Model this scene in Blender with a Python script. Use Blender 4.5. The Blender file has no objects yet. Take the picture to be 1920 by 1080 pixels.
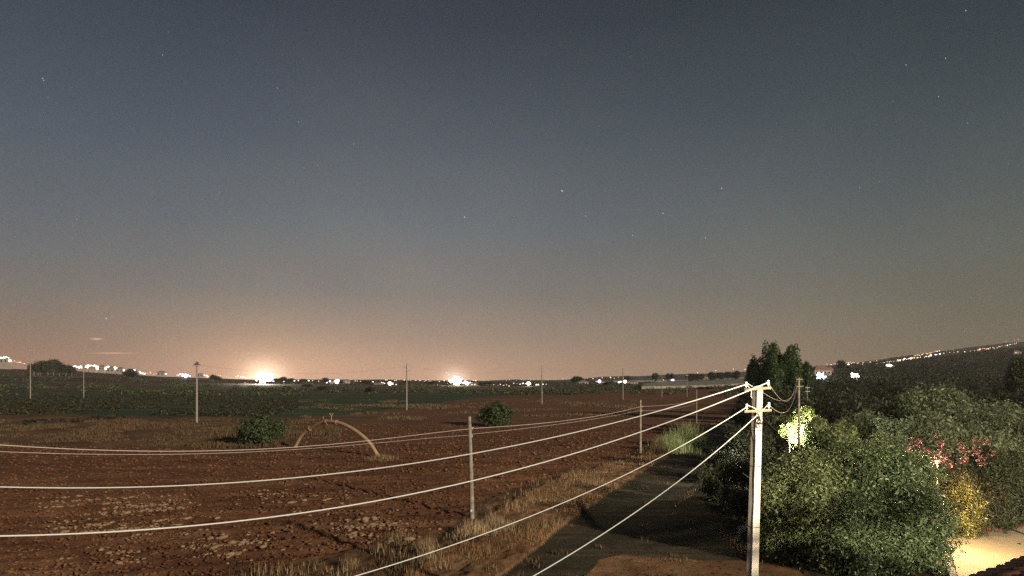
import bpy, math, random
import numpy as np
from mathutils import Vector

random.seed(7)
rng = np.random.default_rng(7)
scene = bpy.context.scene
col = scene.collection

# ------------------------------------------------------------------ camera
F = 1150.0          # focal length in pixels of a 1920 px wide picture
HY = 716.0          # row of the true horizon
H = 8.0             # the camera stands on a rooftop terrace 8 m above the fields
cd = bpy.data.cameras.new('camera')
cam = bpy.data.objects.new('camera', cd)
col.objects.link(cam)
cam.location = (0, 0, H)
cam.rotation_euler = (math.radians(90), 0, 0)
cd.sensor_width = 36
cd.lens = 36 * F / 1920
cd.shift_y = (HY - 540) / 1920
cd.clip_start = 0.1
cd.clip_end = 30000
scene.camera = cam

# ------------------------------------------------------------------ world: night sky with town glow
world = bpy.data.worlds.new('World')
scene.world = world
world.use_nodes = True
nt = world.node_tree
nt.nodes.clear()


class NT:
    def __init__(self, tree):
        self.t = tree

    def n(self, kind, **kw):
        nd = self.t.nodes.new(kind)
        for k, v in kw.items():
            setattr(nd, k, v)
        return nd

    def link(self, a, b):
        self.t.links.new(a, b)

    def m(self, op, a, b=None, c=None, clamp=False):
        nd = self.t.nodes.new('ShaderNodeMath')
        nd.operation = op
        nd.use_clamp = clamp
        for i, v in enumerate((a, b, c)):
            if v is None:
                continue
            if isinstance(v, (int, float)):
                nd.inputs[i].default_value = v
            else:
                self.t.links.new(v, nd.inputs[i])
        return nd.outputs[0]

    def ramp(self, fac, stops, interp='LINEAR'):
        r = self.t.nodes.new('ShaderNodeValToRGB')
        r.color_ramp.interpolation = interp
        el = r.color_ramp.elements
        while len(el) > 1:
            el.remove(el[-1])
        el[0].position = stops[0][0]
        el[0].color = (*stops[0][1], 1)
        for p, c in stops[1:]:
            e = el.new(p)
            e.color = (*c, 1)
        self.t.links.new(fac, r.inputs[0])
        return r.outputs[0]

    def mix(self, fac, a, b, blend='MIX'):
        nd = self.t.nodes.new('ShaderNodeMix')
        nd.data_type = 'RGBA'
        nd.blend_type = blend
        for s, v in ((nd.inputs[0], fac), (nd.inputs[6], a), (nd.inputs[7], b)):
            if isinstance(v, (int, float)):
                s.default_value = v
            elif isinstance(v, tuple):
                s.default_value = (*v, 1)
            else:
                self.t.links.new(v, s)
        return nd.outputs[2]


def srgb(r, g, b):
    def f(c):
        c /= 255.0
        return c / 12.92 if c <= 0.04045 else ((c + 0.055) / 1.055) ** 2.4
    return (f(r), f(g), f(b))


W = NT(nt)
tc = W.n('ShaderNodeTexCoord')
sep = W.n('ShaderNodeSeparateXYZ')
W.link(tc.outputs['Generated'], sep.inputs[0])
X, Y, Z = sep.outputs
elev = W.m('MULTIPLY', W.m('ARCTAN2', Z, W.m('SQRT', W.m('ADD', W.m('MULTIPLY', X, X), W.m('MULTIPLY', Y, Y)))), 57.2958)
azim = W.m('MULTIPLY', W.m('ARCTAN2', X, Y), 57.2958)      # degrees right of the view axis
ef = W.m('DIVIDE', W.m('ADD', elev, 5.0), 50.0, clamp=True)


def E(d):
    return (d + 5.0) / 50.0


west = W.ramp(ef, [(E(-5), srgb(150, 118, 98)), (E(0), srgb(192, 152, 126)), (E(1.6), srgb(184, 149, 124)), (E(4), srgb(160, 137, 119)),
                   (E(8), srgb(127, 120, 114)), (E(14), srgb(102, 107, 111)), (E(21), srgb(80, 87, 96)), (E(30), srgb(54, 61, 71)), (E(40), srgb(39, 45, 55))])
east = W.ramp(ef, [(E(-5), srgb(76, 68, 50)), (E(0), srgb(106, 95, 71)), (E(2), srgb(103, 93, 71)), (E(5), srgb(96, 93, 77)),
                   (E(10), srgb(87, 91, 86)), (E(16), srgb(71, 80, 82)), (E(24), srgb(50, 61, 67)), (E(32), srgb(37, 46, 53)), (E(42), srgb(30, 38, 44))])
azf = W.m('SMOOTH_MIN', 1.0, W.m('SMOOTH_MAX', 0.0, W.m('DIVIDE', W.m('ADD', azim, 6.0), 46.0), 0.2), 0.2)
sky_col = W.mix(azf, west, east)
# far left of the town glow the sky is a little darker and redder again
lf = W.m('MULTIPLY', W.m('DIVIDE', W.m('SUBTRACT', W.m('MULTIPLY', azim, -1.0), 17.0), 22.0, clamp=True), 0.75)
leftcol = W.ramp(ef, [(E(-5), srgb(105, 78, 66)), (E(0), srgb(134, 100, 84)), (E(3.5), srgb(128, 104, 89)), (E(6), srgb(112, 105, 97)), (E(10), srgb(95, 99, 103)),
                      (E(18), srgb(73, 83, 95)), (E(30), srgb(47, 57, 70)), (E(40), srgb(36, 44, 54))])
sky_col = W.mix(lf, sky_col, leftcol)
# town glow, plus lamp bloom halos painted into the sky colour behind the floodlights
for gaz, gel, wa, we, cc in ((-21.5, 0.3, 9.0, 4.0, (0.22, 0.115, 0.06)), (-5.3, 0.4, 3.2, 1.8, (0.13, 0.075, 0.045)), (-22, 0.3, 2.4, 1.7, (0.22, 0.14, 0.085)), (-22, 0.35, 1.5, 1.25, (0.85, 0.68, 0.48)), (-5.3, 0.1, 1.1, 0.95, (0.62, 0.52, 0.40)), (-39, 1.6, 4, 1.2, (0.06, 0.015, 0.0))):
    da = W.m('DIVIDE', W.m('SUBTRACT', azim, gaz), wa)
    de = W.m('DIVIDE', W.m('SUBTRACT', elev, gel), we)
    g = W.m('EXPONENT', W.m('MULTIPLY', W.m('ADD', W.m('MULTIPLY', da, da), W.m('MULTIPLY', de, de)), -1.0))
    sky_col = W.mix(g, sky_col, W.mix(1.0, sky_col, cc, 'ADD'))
# two thin clouds still catching the last sun, and dim bands below them
nz = W.n('ShaderNodeTexNoise')
nz.inputs['Scale'].default_value = 30
mp = W.n('ShaderNodeMapping')
mp.inputs['Scale'].default_value = (0.3, 0.3, 6)
W.link(tc.outputs['Generated'], mp.inputs[0])
W.link(mp.outputs[0], nz.inputs['Vector'])


def ang(px, py):
    x = (px - 960) / F
    return math.degrees(math.atan(x)), math.degrees(math.atan(((HY - py) / F) / math.hypot(1, x)))


for px, py, wpx, hpx, cc in ((181, 635.5, 9, 1.7, (0.55, 0.36, 0.22)), (213, 662, 34, 1.2, (0.36, 0.13, 0.07)), (330, 667, 60, 5, (-0.085, -0.066, -0.04)), (240, 676, 60, 5, (-0.05, -0.045, -0.03)),
                             (430, 668, 40, 1.3, (-0.04, -0.03, -0.02))):
    a0, e0 = ang(px, py)
    a1, _ = ang(px + wpx, py)
    _, e1 = ang(px, py - hpx)
    da = W.m('DIVIDE', W.m('SUBTRACT', azim, a0), a1 - a0)
    slope = 0.02
    de = W.m('DIVIDE', W.m('SUBTRACT', W.m('SUBTRACT', elev, e0), W.m('MULTIPLY', W.m('SUBTRACT', azim, a0), slope)), e1 - e0)
    g = W.m('EXPONENT', W.m('MULTIPLY', W.m('ADD', W.m('MULTIPLY', da, da), W.m('MULTIPLY', de, de)), -1.0))
    g = W.m('MULTIPLY', g, W.m('ADD', 0.35, W.m('MULTIPLY', nz.outputs[0], 1.3)))
    sky_col = W.mix(g, sky_col, W.mix(1.0, sky_col, cc, 'ADD'))
# broad unevenness of the air and fine grain
nb = W.n('ShaderNodeTexNoise')
nb.inputs['Scale'].default_value = 4
nb.inputs['Detail'].default_value = 4
W.link(tc.outputs['Generated'], nb.inputs['Vector'])
sky_col = W.mix(1.0, sky_col, W.ramp(nb.outputs[0], [(0.3, (0.93, 0.94, 0.97)), (0.7, (1.06, 1.05, 1.03))]), 'MULTIPLY')
# fine speckle in the sky colour, imitating sensor grain
ng = W.n('ShaderNodeTexNoise')
ng.inputs['Scale'].default_value = 330
ng.inputs['Detail'].default_value = 1
W.link(tc.outputs['Generated'], ng.inputs['Vector'])
gr = W.mix(1.0, W.mix(0.5, (1, 1, 1), ng.outputs['Color']), (1.33, 1.33, 1.33), 'MULTIPLY')
sky_col = W.mix(0.55, sky_col, W.mix(1.0, sky_col, gr, 'MULTIPLY'))
# faint stars
vor = W.n('ShaderNodeTexVoronoi')
vor.inputs['Scale'].default_value = 46
W.link(tc.outputs['Generated'], vor.inputs['Vector'])
sv = W.m('LESS_THAN', vor.outputs['Distance'], 0.024)
csep = W.n('ShaderNodeSeparateColor')
W.link(vor.outputs['Color'], csep.inputs[0])
bright = W.m('POWER', csep.outputs[0], 3.0)
up = W.m('MULTIPLY', W.m('SUBTRACT', elev, 3.0), 0.08, clamp=True)
sv = W.m('MULTIPLY', W.m('MULTIPLY', sv, bright), W.m('MULTIPLY', up, 0.45))
starc = W.mix(sv, (0, 0, 0), (0.9, 0.95, 1.0))
sky_col = W.mix(1.0, sky_col, starc, 'ADD')
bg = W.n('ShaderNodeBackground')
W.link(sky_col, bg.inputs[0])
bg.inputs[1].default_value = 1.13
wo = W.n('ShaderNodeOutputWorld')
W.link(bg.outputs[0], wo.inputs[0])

# ------------------------------------------------------------------ the moon, low behind the camera to the right
MOON_AZ = math.radians(136)     # clockwise from the view axis
MOON_EL = math.radians(16)
sd = bpy.data.lights.new('moon', 'SUN')
sd.energy = 3.6
sd.angle = math.radians(0.6)
sd.color = (1.0, 0.86, 0.66)
moon = bpy.data.objects.new('moon', sd)
col.objects.link(moon)
mdir = Vector((math.sin(MOON_AZ) * math.cos(MOON_EL), math.cos(MOON_AZ) * math.cos(MOON_EL), math.sin(MOON_EL)))
moon.rotation_euler = (-mdir).to_track_quat('-Z', 'Y').to_euler()
moon.location = mdir * 50

# floodlight fixed on the wall of the camera's own house; it lights the pole, wires and garden
fd = bpy.data.lights.new('wall_floodlight_lamp', 'SPOT')
fd.energy = 54000
fd.color = (1.0, 0.86, 0.62)
fd.spot_size = math.radians(82)
fd.spot_blend = 0.9
fd.shadow_soft_size = 0.12
fl = bpy.data.objects.new('wall_floodlight_lamp', fd)
col.objects.link(fl)
fl.location = (7.2, 1.5, 7.6)
fl.rotation_euler = (Vector((18.5, 28, 3.2)) - Vector(fl.location)).to_track_quat('-Z', 'Y').to_euler()

scene.view_settings.view_transform = 'Standard'
scene.view_settings.look = 'None'
scene.view_settings.exposure = 0
scene.view_settings.gamma = 1
scene.view_settings.use_curve_mapping = False
scene.cycles.use_denoising = False
scene.cycles.max_bounces = 5
scene.cycles.diffuse_bounces = 2
scene.cycles.glossy_bounces = 2
scene.cycles.transmission_bounces = 2
scene.cycles.volume_bounces = 0
scene.cycles.sample_clamp_indirect = 3
scene.cycles.caustics_reflective = False
scene.cycles.caustics_refractive = False

# ------------------------------------------------------------------ helpers


def link(name, me, parent=None, loc=None):
    o = bpy.data.objects.new(name, me)
    col.objects.link(o)
    if parent is not None:
        o.parent = parent
    if loc is not None:
        o.location = loc
    return o


def tag(o, label=None, cat=None, group=None, kind=None):
    if label:
        o['label'] = label
    if cat:
        o['category'] = cat
    if group:
        o['group'] = group
    if kind:
        o['kind'] = kind
    return o


def empty(name, loc, rz=0.0):
    o = bpy.data.objects.new(name, None)
    o.empty_display_size = 0.3
    col.objects.link(o)
    o.location = loc
    o.rotation_euler = (0, 0, rz)
    return o


def np_mesh(name, verts, faces, k, mats, smooth=False, mat_idx=None):
    """faces: (n,k) int array"""
    me = bpy.data.meshes.new(name)
    verts = np.ascontiguousarray(verts, dtype=np.float32)
    faces = np.ascontiguousarray(faces, dtype=np.int32)
    nf = len(faces)
    me.vertices.add(len(verts))
    me.vertices.foreach_set('co', verts.ravel())
    me.loops.add(nf * k)
    me.loops.foreach_set('vertex_index', faces.ravel())
    me.polygons.add(nf)
    me.polygons.foreach_set('loop_start', np.arange(nf, dtype=np.int32) * k)
    me.polygons.foreach_set('loop_total', np.full(nf, k, dtype=np.int32))
    if smooth:
        me.polygons.foreach_set('use_smooth', np.ones(nf, dtype=bool))
    for m in (mats if isinstance(mats, (list, tuple)) else [mats]):
        me.materials.append(m)
    if mat_idx is not None:
        me.polygons.foreach_set('material_index', np.asarray(mat_idx, dtype=np.int32))
    me.update(calc_edges=True)
    return me


class MB:
    """collects boxes, tubes and lathed shapes and links them as one mesh"""

    def __init__(self):
        self.v, self.f, self.mi, self.sm = [], [], [], []

    def add(self, vs, fs, mi=0, sm=False):
        b = len(self.v)
        self.v += [tuple(v) for v in vs]
        self.f += [tuple(i + b for i in f) for f in fs]
        self.mi += [mi] * len(fs)
        self.sm += [sm] * len(fs)

    def box(self, c, s, rz=0.0, mi=0, taper=1.0):
        cx, cy, cz = c
        hx, hy, hz = s[0] / 2, s[1] / 2, s[2] / 2
        vs = []
        for dz, t in ((-hz, 1.0), (hz, taper)):
            for dx, dy in ((-hx, -hy), (hx, -hy), (hx, hy), (-hx, hy)):
                x, y = dx * t, dy * t
                vs.append((cx + x * math.cos(rz) - y * math.sin(rz), cy + x * math.sin(rz) + y * math.cos(rz), cz + dz))
        self.add(vs, [(0, 3, 2, 1), (4, 5, 6, 7), (0, 1, 5, 4), (1, 2, 6, 5), (2, 3, 7, 6), (3, 0, 4, 7)], mi)

    def tube(self, pts, r, seg=6, mi=0, cap=True):
        pts = [Vector(p) for p in pts]
        rs = r if isinstance(r, (list, tuple)) else [r] * len(pts)
        rings = []
        prev = None
        for i, p in enumerate(pts):
            d = (pts[min(i + 1, len(pts) - 1)] - pts[max(i - 1, 0)])
            d = d.normalized() if d.length > 1e-9 else Vector((0, 0, 1))
            if prev is None:
                a = Vector((0, 0, 1)) if abs(d.z) < 0.9 else Vector((1, 0, 0))
                n = d.cross(a).normalized()
            else:
                n = (prev - d * prev.dot(d))
                n = n.normalized() if n.length > 1e-6 else d.orthogonal().normalized()
            prev = n
            b = d.cross(n)
            rings.append([p + (n * math.cos(2 * math.pi * k / seg) + b * math.sin(2 * math.pi * k / seg)) * rs[i] for k in range(seg)])
        vs = [v for rg in rings for v in rg]
        fs = []
        for i in range(len(pts) - 1):
            for k in range(seg):
                k2 = (k + 1) % seg
                fs.append((i * seg + k, i * seg + k2, (i + 1) * seg + k2, (i + 1) * seg + k))
        self.add(vs, fs, mi, seg > 4)
        if cap:
            self.add(rings[0][::-1], [tuple(range(seg))], mi)
            self.add(rings[-1], [tuple(range(seg))], mi)

    def ball(self, c, r, mi=0, seg=8, rings=5, sq=(1, 1, 1)):
        vs = [(c[0], c[1], c[2] - r * sq[2])]
        for i in range(1, rings):
            a = math.pi * i / rings
            for k in range(seg):
                b = 2 * math.pi * k / seg
                vs.append((c[0] + r * sq[0] * math.sin(a) * math.cos(b), c[1] + r * sq[1] * math.sin(a) * math.sin(b), c[2] - r * sq[2] * math.cos(a)))
        vs.append((c[0], c[1], c[2] + r * sq[2]))
        fs = []
        for k in range(seg):
            fs.append((0, 1 + (k + 1) % seg, 1 + k))
        for i in range(rings - 2):
            for k in range(seg):
                a = 1 + i * seg + k
                b = 1 + i * seg + (k + 1) % seg
                fs.append((a, b, b + seg, a + seg))
        t = len(vs) - 1
        o = 1 + (rings - 2) * seg
        for k in range(seg):
            fs.append((o + k, o + (k + 1) % seg, t))
        self.add(vs, fs, mi, True)

    def mesh(self, name, mats):
        me = bpy.data.meshes.new(name)
        me.from_pydata(self.v, [], self.f)
        for m in (mats if isinstance(mats, (list, tuple)) else [mats]):
            me.materials.append(m)
        me.polygons.foreach_set('material_index', self.mi)
        me.polygons.foreach_set('use_smooth', self.sm)
        me.update()
        return me

    def build(self, name, mats, parent=None, loc=None):
        return link(name, self.mesh(name, mats), parent, loc)


def ray(px, py, depth):
    """world point seen at a pixel of the photograph, at a distance along the view axis"""
    return Vector(((px - 960) / F * depth, depth, H + depth * (HY - py) / F))


# value noise in numpy (world coordinates)
_P = rng.permutation(4096)
_V = rng.random(4096)


def vnoise(x, y):
    xi = np.floor(x).astype(np.int64)
    yi = np.floor(y).astype(np.int64)
    fx = x - xi
    fy = y - yi
    fx = fx * fx * (3 - 2 * fx)
    fy = fy * fy * (3 - 2 * fy)

    def h(a, b):
        return _V[_P[(a + _P[b & 4095]) & 4095]]
    return (h(xi, yi) * (1 - fx) + h(xi + 1, yi) * fx) * (1 - fy) + (h(xi, yi + 1) * (1 - fx) + h(xi + 1, yi + 1) * fx) * fy


def fbm(x, y, o=4):
    s = 0
    a = 0.5
    for i in range(o):
        s = s + a * vnoise(x + 17.3 * i, y - 9.1 * i)
        x = x * 2.03
        y = y * 2.03
        a *= 0.5
    return s


# ------------------------------------------------------------------ terrain
_px = np.array([-1500, -600, 0, 150, 300, 500, 960, 1300, 1420, 1520, 1700, 1900, 2300, 3200], float)
_py = np.array([680, 684, 691, 696, 706, 713, 716, 714, 706, 694, 675, 655, 622, 600], float)
_u = (_px - 960) / F
_e = (HY - _py) / F


def sstep(a, b, x):
    t = np.clip((x - a) / (b - a), 0, 1)
    return t * t * (3 - 2 * t)


def base_z(x, y):
    x = np.asarray(x, float)
    y = np.asarray(y, float)
    yy = np.maximum(y, 1.0)
    e = np.interp(x / yy, _u, _e)
    s = sstep(110, 1250, y)
    return s * (8.0 + yy * e) + 0.35 * (fbm(x / 60.0, y / 60.0, 2) - 0.4) * sstep(50, 120, y)


def G(px, py):
    """ground point under a pixel of the photograph"""
    u = (px - 960) / F
    v = (HY - py) / F
    ys = np.geomspace(12, 1500, 1500)
    z = base_z(u * ys, ys)
    below = (H + v * ys) < z
    i = int(np.argmax(below)) if below.any() else len(ys) - 1
    y = ys[i]
    return Vector((u * y, y, float(base_z(u * y, y))))


def gz(x, y):
    return float(base_z(x, y))


# ------------------------------------------------------------------ materials
MATS = {}


def mat(name, build=None, **kw):
    if name in MATS:
        return MATS[name]
    m = bpy.data.materials.new(name)
    m.use_nodes = True
    t = NT(m.node_tree)
    p = m.node_tree.nodes['Principled BSDF']
    p.inputs['Specular IOR Level'].default_value = kw.get('spec', 0.3)
    p.inputs['Roughness'].default_value = kw.get('rough', 0.8)
    p.inputs['Metallic'].default_value = kw.get('metal', 0.0)
    a = kw.get('color', (0.5, 0.5, 0.5))
    b = kw.get('color2')
    if b:
        tcn = t.n('ShaderNodeTexCoord')
        no = t.n('ShaderNodeTexNoise')
        no.inputs['Scale'].default_value = kw.get('scale', 3.0)
        no.inputs['Detail'].default_value = 6
        no.inputs['Roughness'].default_value = 0.65
        t.link(tcn.outputs['Object'], no.inputs['Vector'])
        lo, hi = kw.get('lim', (0.38, 0.62))
        c = t.ramp(no.outputs[0], [(lo, a), (hi, b)])
        t.link(c, p.inputs['Base Color'])
        if kw.get('bump'):
            bn = t.n('ShaderNodeBump')
            bn.inputs['Strength'].default_value = kw['bump']
            bn.inputs['Distance'].default_value = kw.get('bumpd', 0.02)
            t.link(no.outputs[0], bn.inputs['Height'])
            t.link(bn.outputs[0], p.inputs['Normal'])
    else:
        p.inputs['Base Color'].default_value = (*a, 1)
    if build:
        build(t, p)
    MATS[name] = m
    return m


def leaf_mat(name, c1, c2, c3, rough=0.5, trans=0.25, spec=0.4):
    """leaf colour varies from leaf to leaf and in soft clumps"""
    m = bpy.data.materials.new(name)
    m.use_nodes = True
    t = NT(m.node_tree)
    p = m.node_tree.nodes['Principled BSDF']
    out = m.node_tree.nodes['Material Output']
    geo = t.n('ShaderNodeNewGeometry')
    c = t.ramp(geo.outputs['Random Per Island'], [(0.0, c1), (0.55, c2), (1.0, c3)])
    oi = t.n('ShaderNodeObjectInfo')
    v = t.m('ADD', 0.78, t.m('MULTIPLY', oi.outputs['Random'], 0.44))
    hs = t.n('ShaderNodeHueSaturation')
    t.link(v, hs.inputs['Value'])
    t.link(c, hs.inputs['Color'])
    c = hs.outputs[0]
    t.link(c, p.inputs['Base Color'])
    p.inputs['Roughness'].default_value = rough
    p.inputs['Specular IOR Level'].default_value = spec
    tr = t.n('ShaderNodeBsdfTranslucent')
    t.link(c, tr.inputs[0])
    mx = t.n('ShaderNodeMixShader')
    mx.inputs[0].default_value = trans
    t.link(p.outputs[0], mx.inputs[1])
    t.link(tr.outputs[0], mx.inputs[2])
    t.link(mx.outputs[0], out.inputs[0])
    MATS[name] = m
    return m


def glow_mat(name, color, strength):
    m = bpy.data.materials.new(name)
    m.use_nodes = True
    nt_ = m.node_tree
    nt_.nodes.clear()
    e = nt_.nodes.new('ShaderNodeEmission')
    e.inputs[0].default_value = (*color, 1)
    e.inputs[1].default_value = strength
    o = nt_.nodes.new('ShaderNodeOutputMaterial')
    nt_.links.new(e.outputs[0], o.inputs[0])
    m.cycles.emission_sampling = 'NONE'
    MATS[name] = m
    return m


def ground_mat(name, cols, sc1=0.15, sc2=3.0, bump=0.6, rough=0.95, streak=None):
    """three tones mixed at a large and a small scale in world metres"""
    m = bpy.data.materials.new(name)
    m.use_nodes = True
    t = NT(m.node_tree)
    p = m.node_tree.nodes['Principled BSDF']
    p.inputs['Roughness'].default_value = rough
    p.inputs['Specular IOR Level'].default_value = 0.15
    tcn = t.n('ShaderNodeTexCoord')
    n1 = t.n('ShaderNodeTexNoise')
    n1.inputs['Scale'].default_value = sc1
    n1.inputs['Detail'].default_value = 5
    n2 = t.n('ShaderNodeTexNoise')
    n2.inputs['Scale'].default_value = sc2
    n2.inputs['Detail'].default_value = 8
    n2.inputs['Roughness'].default_value = 0.75
    src = tcn.outputs['Object']
    if streak:
        mpn = t.n('ShaderNodeMapping')
        mpn.inputs['Rotation'].default_value = (0, 0, -streak[0])
        mpn.inputs['Scale'].default_value = (streak[1], streak[2], 1)
        t.link(src, mpn.inputs[0])
        t.link(mpn.outputs[0], n1.inputs['Vector'])
    else:
        t.link(src, n1.inputs['Vector'])
    t.link(src, n2.inputs['Vector'])
    f = t.m('ADD', t.m('MULTIPLY', n1.outputs[0], 0.55), t.m('MULTIPLY', n2.outputs[0], 0.45))
    c = t.ramp(f, [(0.36, cols[0]), (0.5, cols[1]), (0.64, cols[2])])
    t.link(c, p.inputs['Base Color'])
    b = t.n('ShaderNodeBump')
    b.inputs['Strength'].default_value = bump
    b.inputs['Distance'].default_value = 0.15
    t.link(n2.outputs[0], b.inputs['Height'])
    t.link(b.outputs[0], p.inputs['Normal'])
    MATS[name] = m
    return m


PLOUGH = math.radians(19)
ROWDIR = math.atan2(61, 26)        # the plough rows and the road run this way

M_soil = ground_mat('soil', [(0.094, 0.041, 0.021), (0.166, 0.075, 0.038), (0.255, 0.135, 0.072)], 0.35, 1.6, 0.9, streak=(PLOUGH, 0.35, 1.6))
M_dry = ground_mat('dry_grass_ground', [(0.080, 0.044, 0.023), (0.140, 0.076, 0.038), (0.23, 0.14, 0.075)], 0.12, 1.3, 0.8)
M_verge = ground_mat('verge_ground', [(0.12, 0.06, 0.028), (0.22, 0.115, 0.055), (0.34, 0.20, 0.105)], 0.25, 2.0, 0.8)
M_road = ground_mat('road_surface', [(0.045, 0.037, 0.023), (0.074, 0.061, 0.036), (0.125, 0.10, 0.060)], 0.5, 1.6, 0.5, streak=(ROWDIR, 0.3, 3.0))
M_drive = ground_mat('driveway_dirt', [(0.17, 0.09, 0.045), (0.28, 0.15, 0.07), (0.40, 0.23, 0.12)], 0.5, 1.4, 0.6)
M_green = ground_mat('crop_field', [(0.028, 0.040, 0.018), (0.045, 0.066, 0.030), (0.085, 0.10, 0.05)], 0.06, 0.6, 0.8, streak=(0.1, 0.25, 1.5))
M_far = ground_mat('far_field', [(0.040, 0.030, 0.017), (0.075, 0.050, 0.028), (0.15, 0.098, 0.058)], 0.012, 0.15, 0.6, streak=(0.05, 0.25, 2.2))
M_wild = ground_mat('hillside', [(0.018, 0.022, 0.010), (0.035, 0.036, 0.018), (0.08, 0.06, 0.035)], 0.02, 0.4, 0.8)
M_garden = ground_mat('garden_ground', [(0.035, 0.035, 0.016), (0.06, 0.05, 0.025), (0.10, 0.075, 0.04)], 0.3, 2.0, 0.6)

def gd(px, py, lo=150.0, hi=1150.0):
    """distance at which the ground is seen at this pixel"""
    return min(max(G(px, py).y, lo), hi)


# zone polygons are traced on the ground as (pixel column, pixel row) of where their corners lie


def gpoly(pts):
    return [(G(a, b).x, G(a, b).y) for a, b in pts]


def inside(poly, x, y):
    r = np.zeros(x.shape, bool)
    n = len(poly)
    for i in range(n):
        x1, y1 = poly[i]
        x2, y2 = poly[(i + 1) % n]
        if y1 == y2:
            continue
        c = ((y1 > y) != (y2 > y)) & (x < (x2 - x1) * (y - y1) / (y2 - y1) + x1)
        r ^= c
    return r


P_road = gpoly([(860, 1140), (935, 1080), (1030, 1005), (1130, 932), (1230, 868), (1310, 815), (1362, 780), (1396, 757), (1412, 750), (1430, 752), (1412, 775), (1375, 822), (1318, 890), (1262, 955), (1282, 978), (1470, 985), (1520, 1140)])
P_drive = gpoly([(1010, 1180), (1092, 1080), (1122, 1048), (1165, 1041), (1300, 1048), (1500, 1056), (1560, 1180)])
P_verge = gpoly([(640, 1180), (760, 1090), (862, 1010), (960, 938), (1060, 893), (1170, 862), (1262, 838), (1325, 800), (1375, 768), (1396, 752), (1430, 748), (1400, 800), (1150, 960), (950, 1180)])
P_edge = gpoly([(200, 1180), (440, 1085), (620, 1040), (840, 990), (900, 940), (1010, 900), (1150, 862), (1240, 842), (1300, 806), (1380, 765), (1400, 745), (1500, 760), (1000, 1180)])
P_field = gpoly([(-900, 1180), (-900, 870), (-100, 842), (120, 838), (330, 842), (470, 846), (545, 842), (600, 800), (660, 790), (760, 771), (880, 757), (1020, 745), (1200, 733), (1300, 729), (1400, 727), (1500, 780), (1300, 1180)])
P_green = gpoly([(-600, 735), (0, 733), (250, 738), (480, 738), (700, 741), (950, 737), (870, 748), (760, 765), (640, 779), (520, 783), (420, 781), (250, 783), (120, 776), (-600, 768)])
P_garden = gpoly([(1262, 955), (1318, 890), (1375, 822), (1412, 775), (1430, 752), (1600, 745), (2600, 760), (2600, 1180), (1480, 1180), (1470, 985), (1282, 978)])
P_hill = gpoly([(1412, 750), (1430, 722), (1480, 712), (1520, 700), (3200, 620), (3200, 800), (1600, 760)])

NU, ND = 620, 430
us = np.concatenate([np.linspace(-2.6, -0.90, 40), np.linspace(-0.89, 0.89, NU), np.linspace(0.9, 2.6, 40)])
ds = np.concatenate([np.linspace(2, 20, 12)[:-1], 9200.0 / np.linspace(460, 60, 300)[:], np.geomspace(155, 1500, 110)])
ds = np.array(sorted(set(np.round(ds, 3))))
UU, DD = np.meshgrid(us, ds)
TX = UU * DD
TY = DD


def furrows(x, y):
    c, s = math.cos(PLOUGH), math.sin(PLOUGH)
    across = -x * s + y * c
    along = x * c + y * s
    w = across + 0.5 * (fbm(x / 9, y / 9, 2) - 0.4)
    return np.sin(w * 2 * math.pi / 1.7), along, across


jx = TX + (fbm(TX / 1.7, TY / 1.7, 3) - 0.47) * 2.6 * np.clip(TY / 60, 0.4, 6)
jy = TY + (fbm(TX / 1.7 + 50, TY / 1.7, 3) - 0.47) * 2.6 * np.clip(TY / 60, 0.4, 6)
zone = np.full(TX.shape, 5)                       # far field
zone[inside(P_hill, jx, jy)] = 6
zone[inside(P_field, jx, jy)] = 0
band = inside(gpoly([(-900, 870), (-900, 768), (120, 776), (250, 783), (420, 781), (520, 783), (640, 779), (760, 765), (870, 748), (1000, 739), (1180, 730), (1180, 737), (1000, 747), (880, 758), (760, 773), (650, 792), (590, 812), (545, 842), (470, 846), (330, 842), (120, 838), (-100, 842)]), jx, jy)
zone[band] = 1
zone[inside(P_green, jx, jy)] = 4
zone[inside(P_garden, TX, TY)] = 7
zone[(TX > 24) & (TY < 60)] = 7
zone[inside(P_edge, jx, jy)] = 1
sx, sy = TX + (jx - TX) * 0.4, TY + (jy - TY) * 0.4
zone[inside(P_verge, sx, sy)] = 2
rx_, ry_ = TX + (jx - TX) * 0.42, TY + (jy - TY) * 0.42
zone[inside(P_garden, rx_, ry_)] = 7
zone[inside(P_road, rx_, ry_)] = 3
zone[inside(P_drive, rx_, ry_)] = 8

near = 1 - sstep(60, 170, TY)
fr, _, _ = furrows(TX, TY)
rough_n = fbm(TX / 0.55, TY / 0.55, 4) - 0.47
mid_n = fbm(TX / 3.1, TY / 3.1, 3) - 0.45
TZ = base_z(TX, TY)
dz = np.zeros_like(TZ)
zf = (zone == 0)
dz += zf * near * (0.075 * fr + 0.15 * rough_n + 0.12 * mid_n)
dz += (zone == 1) * near * (0.30 * rough_n + 0.28 * mid_n)
dz += (zone == 2) * near * (0.28 * rough_n + 0.30 * mid_n + 0.10)
dz += (zone == 7) * near * (0.2 * rough_n + 0.2 * mid_n)
dz += ((zone == 3) | (zone == 8)) * near * (0.05 * mid_n + 0.02 * rough_n - 0.05)
dz += (zone >= 4) * (zone <= 6) * (fbm(TX / 7, TY / 7, 3) - 0.45) * 1.0 * sstep(60, 200, TY)
# shallow tyre ruts on the road
wr = np.abs(((TX - TY * 0.426) + 11.65) )
TZ = TZ + dz
V = np.stack([TX, TY, TZ], -1).reshape(-1, 3)
ny, nx = TX.shape
idx = np.arange(ny * nx).reshape(ny, nx)
quads = np.stack([idx[:-1, :-1], idx[:-1, 1:], idx[1:, 1:], idx[1:, :-1]], -1)
qz = zone[:-1, :-1]


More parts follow.
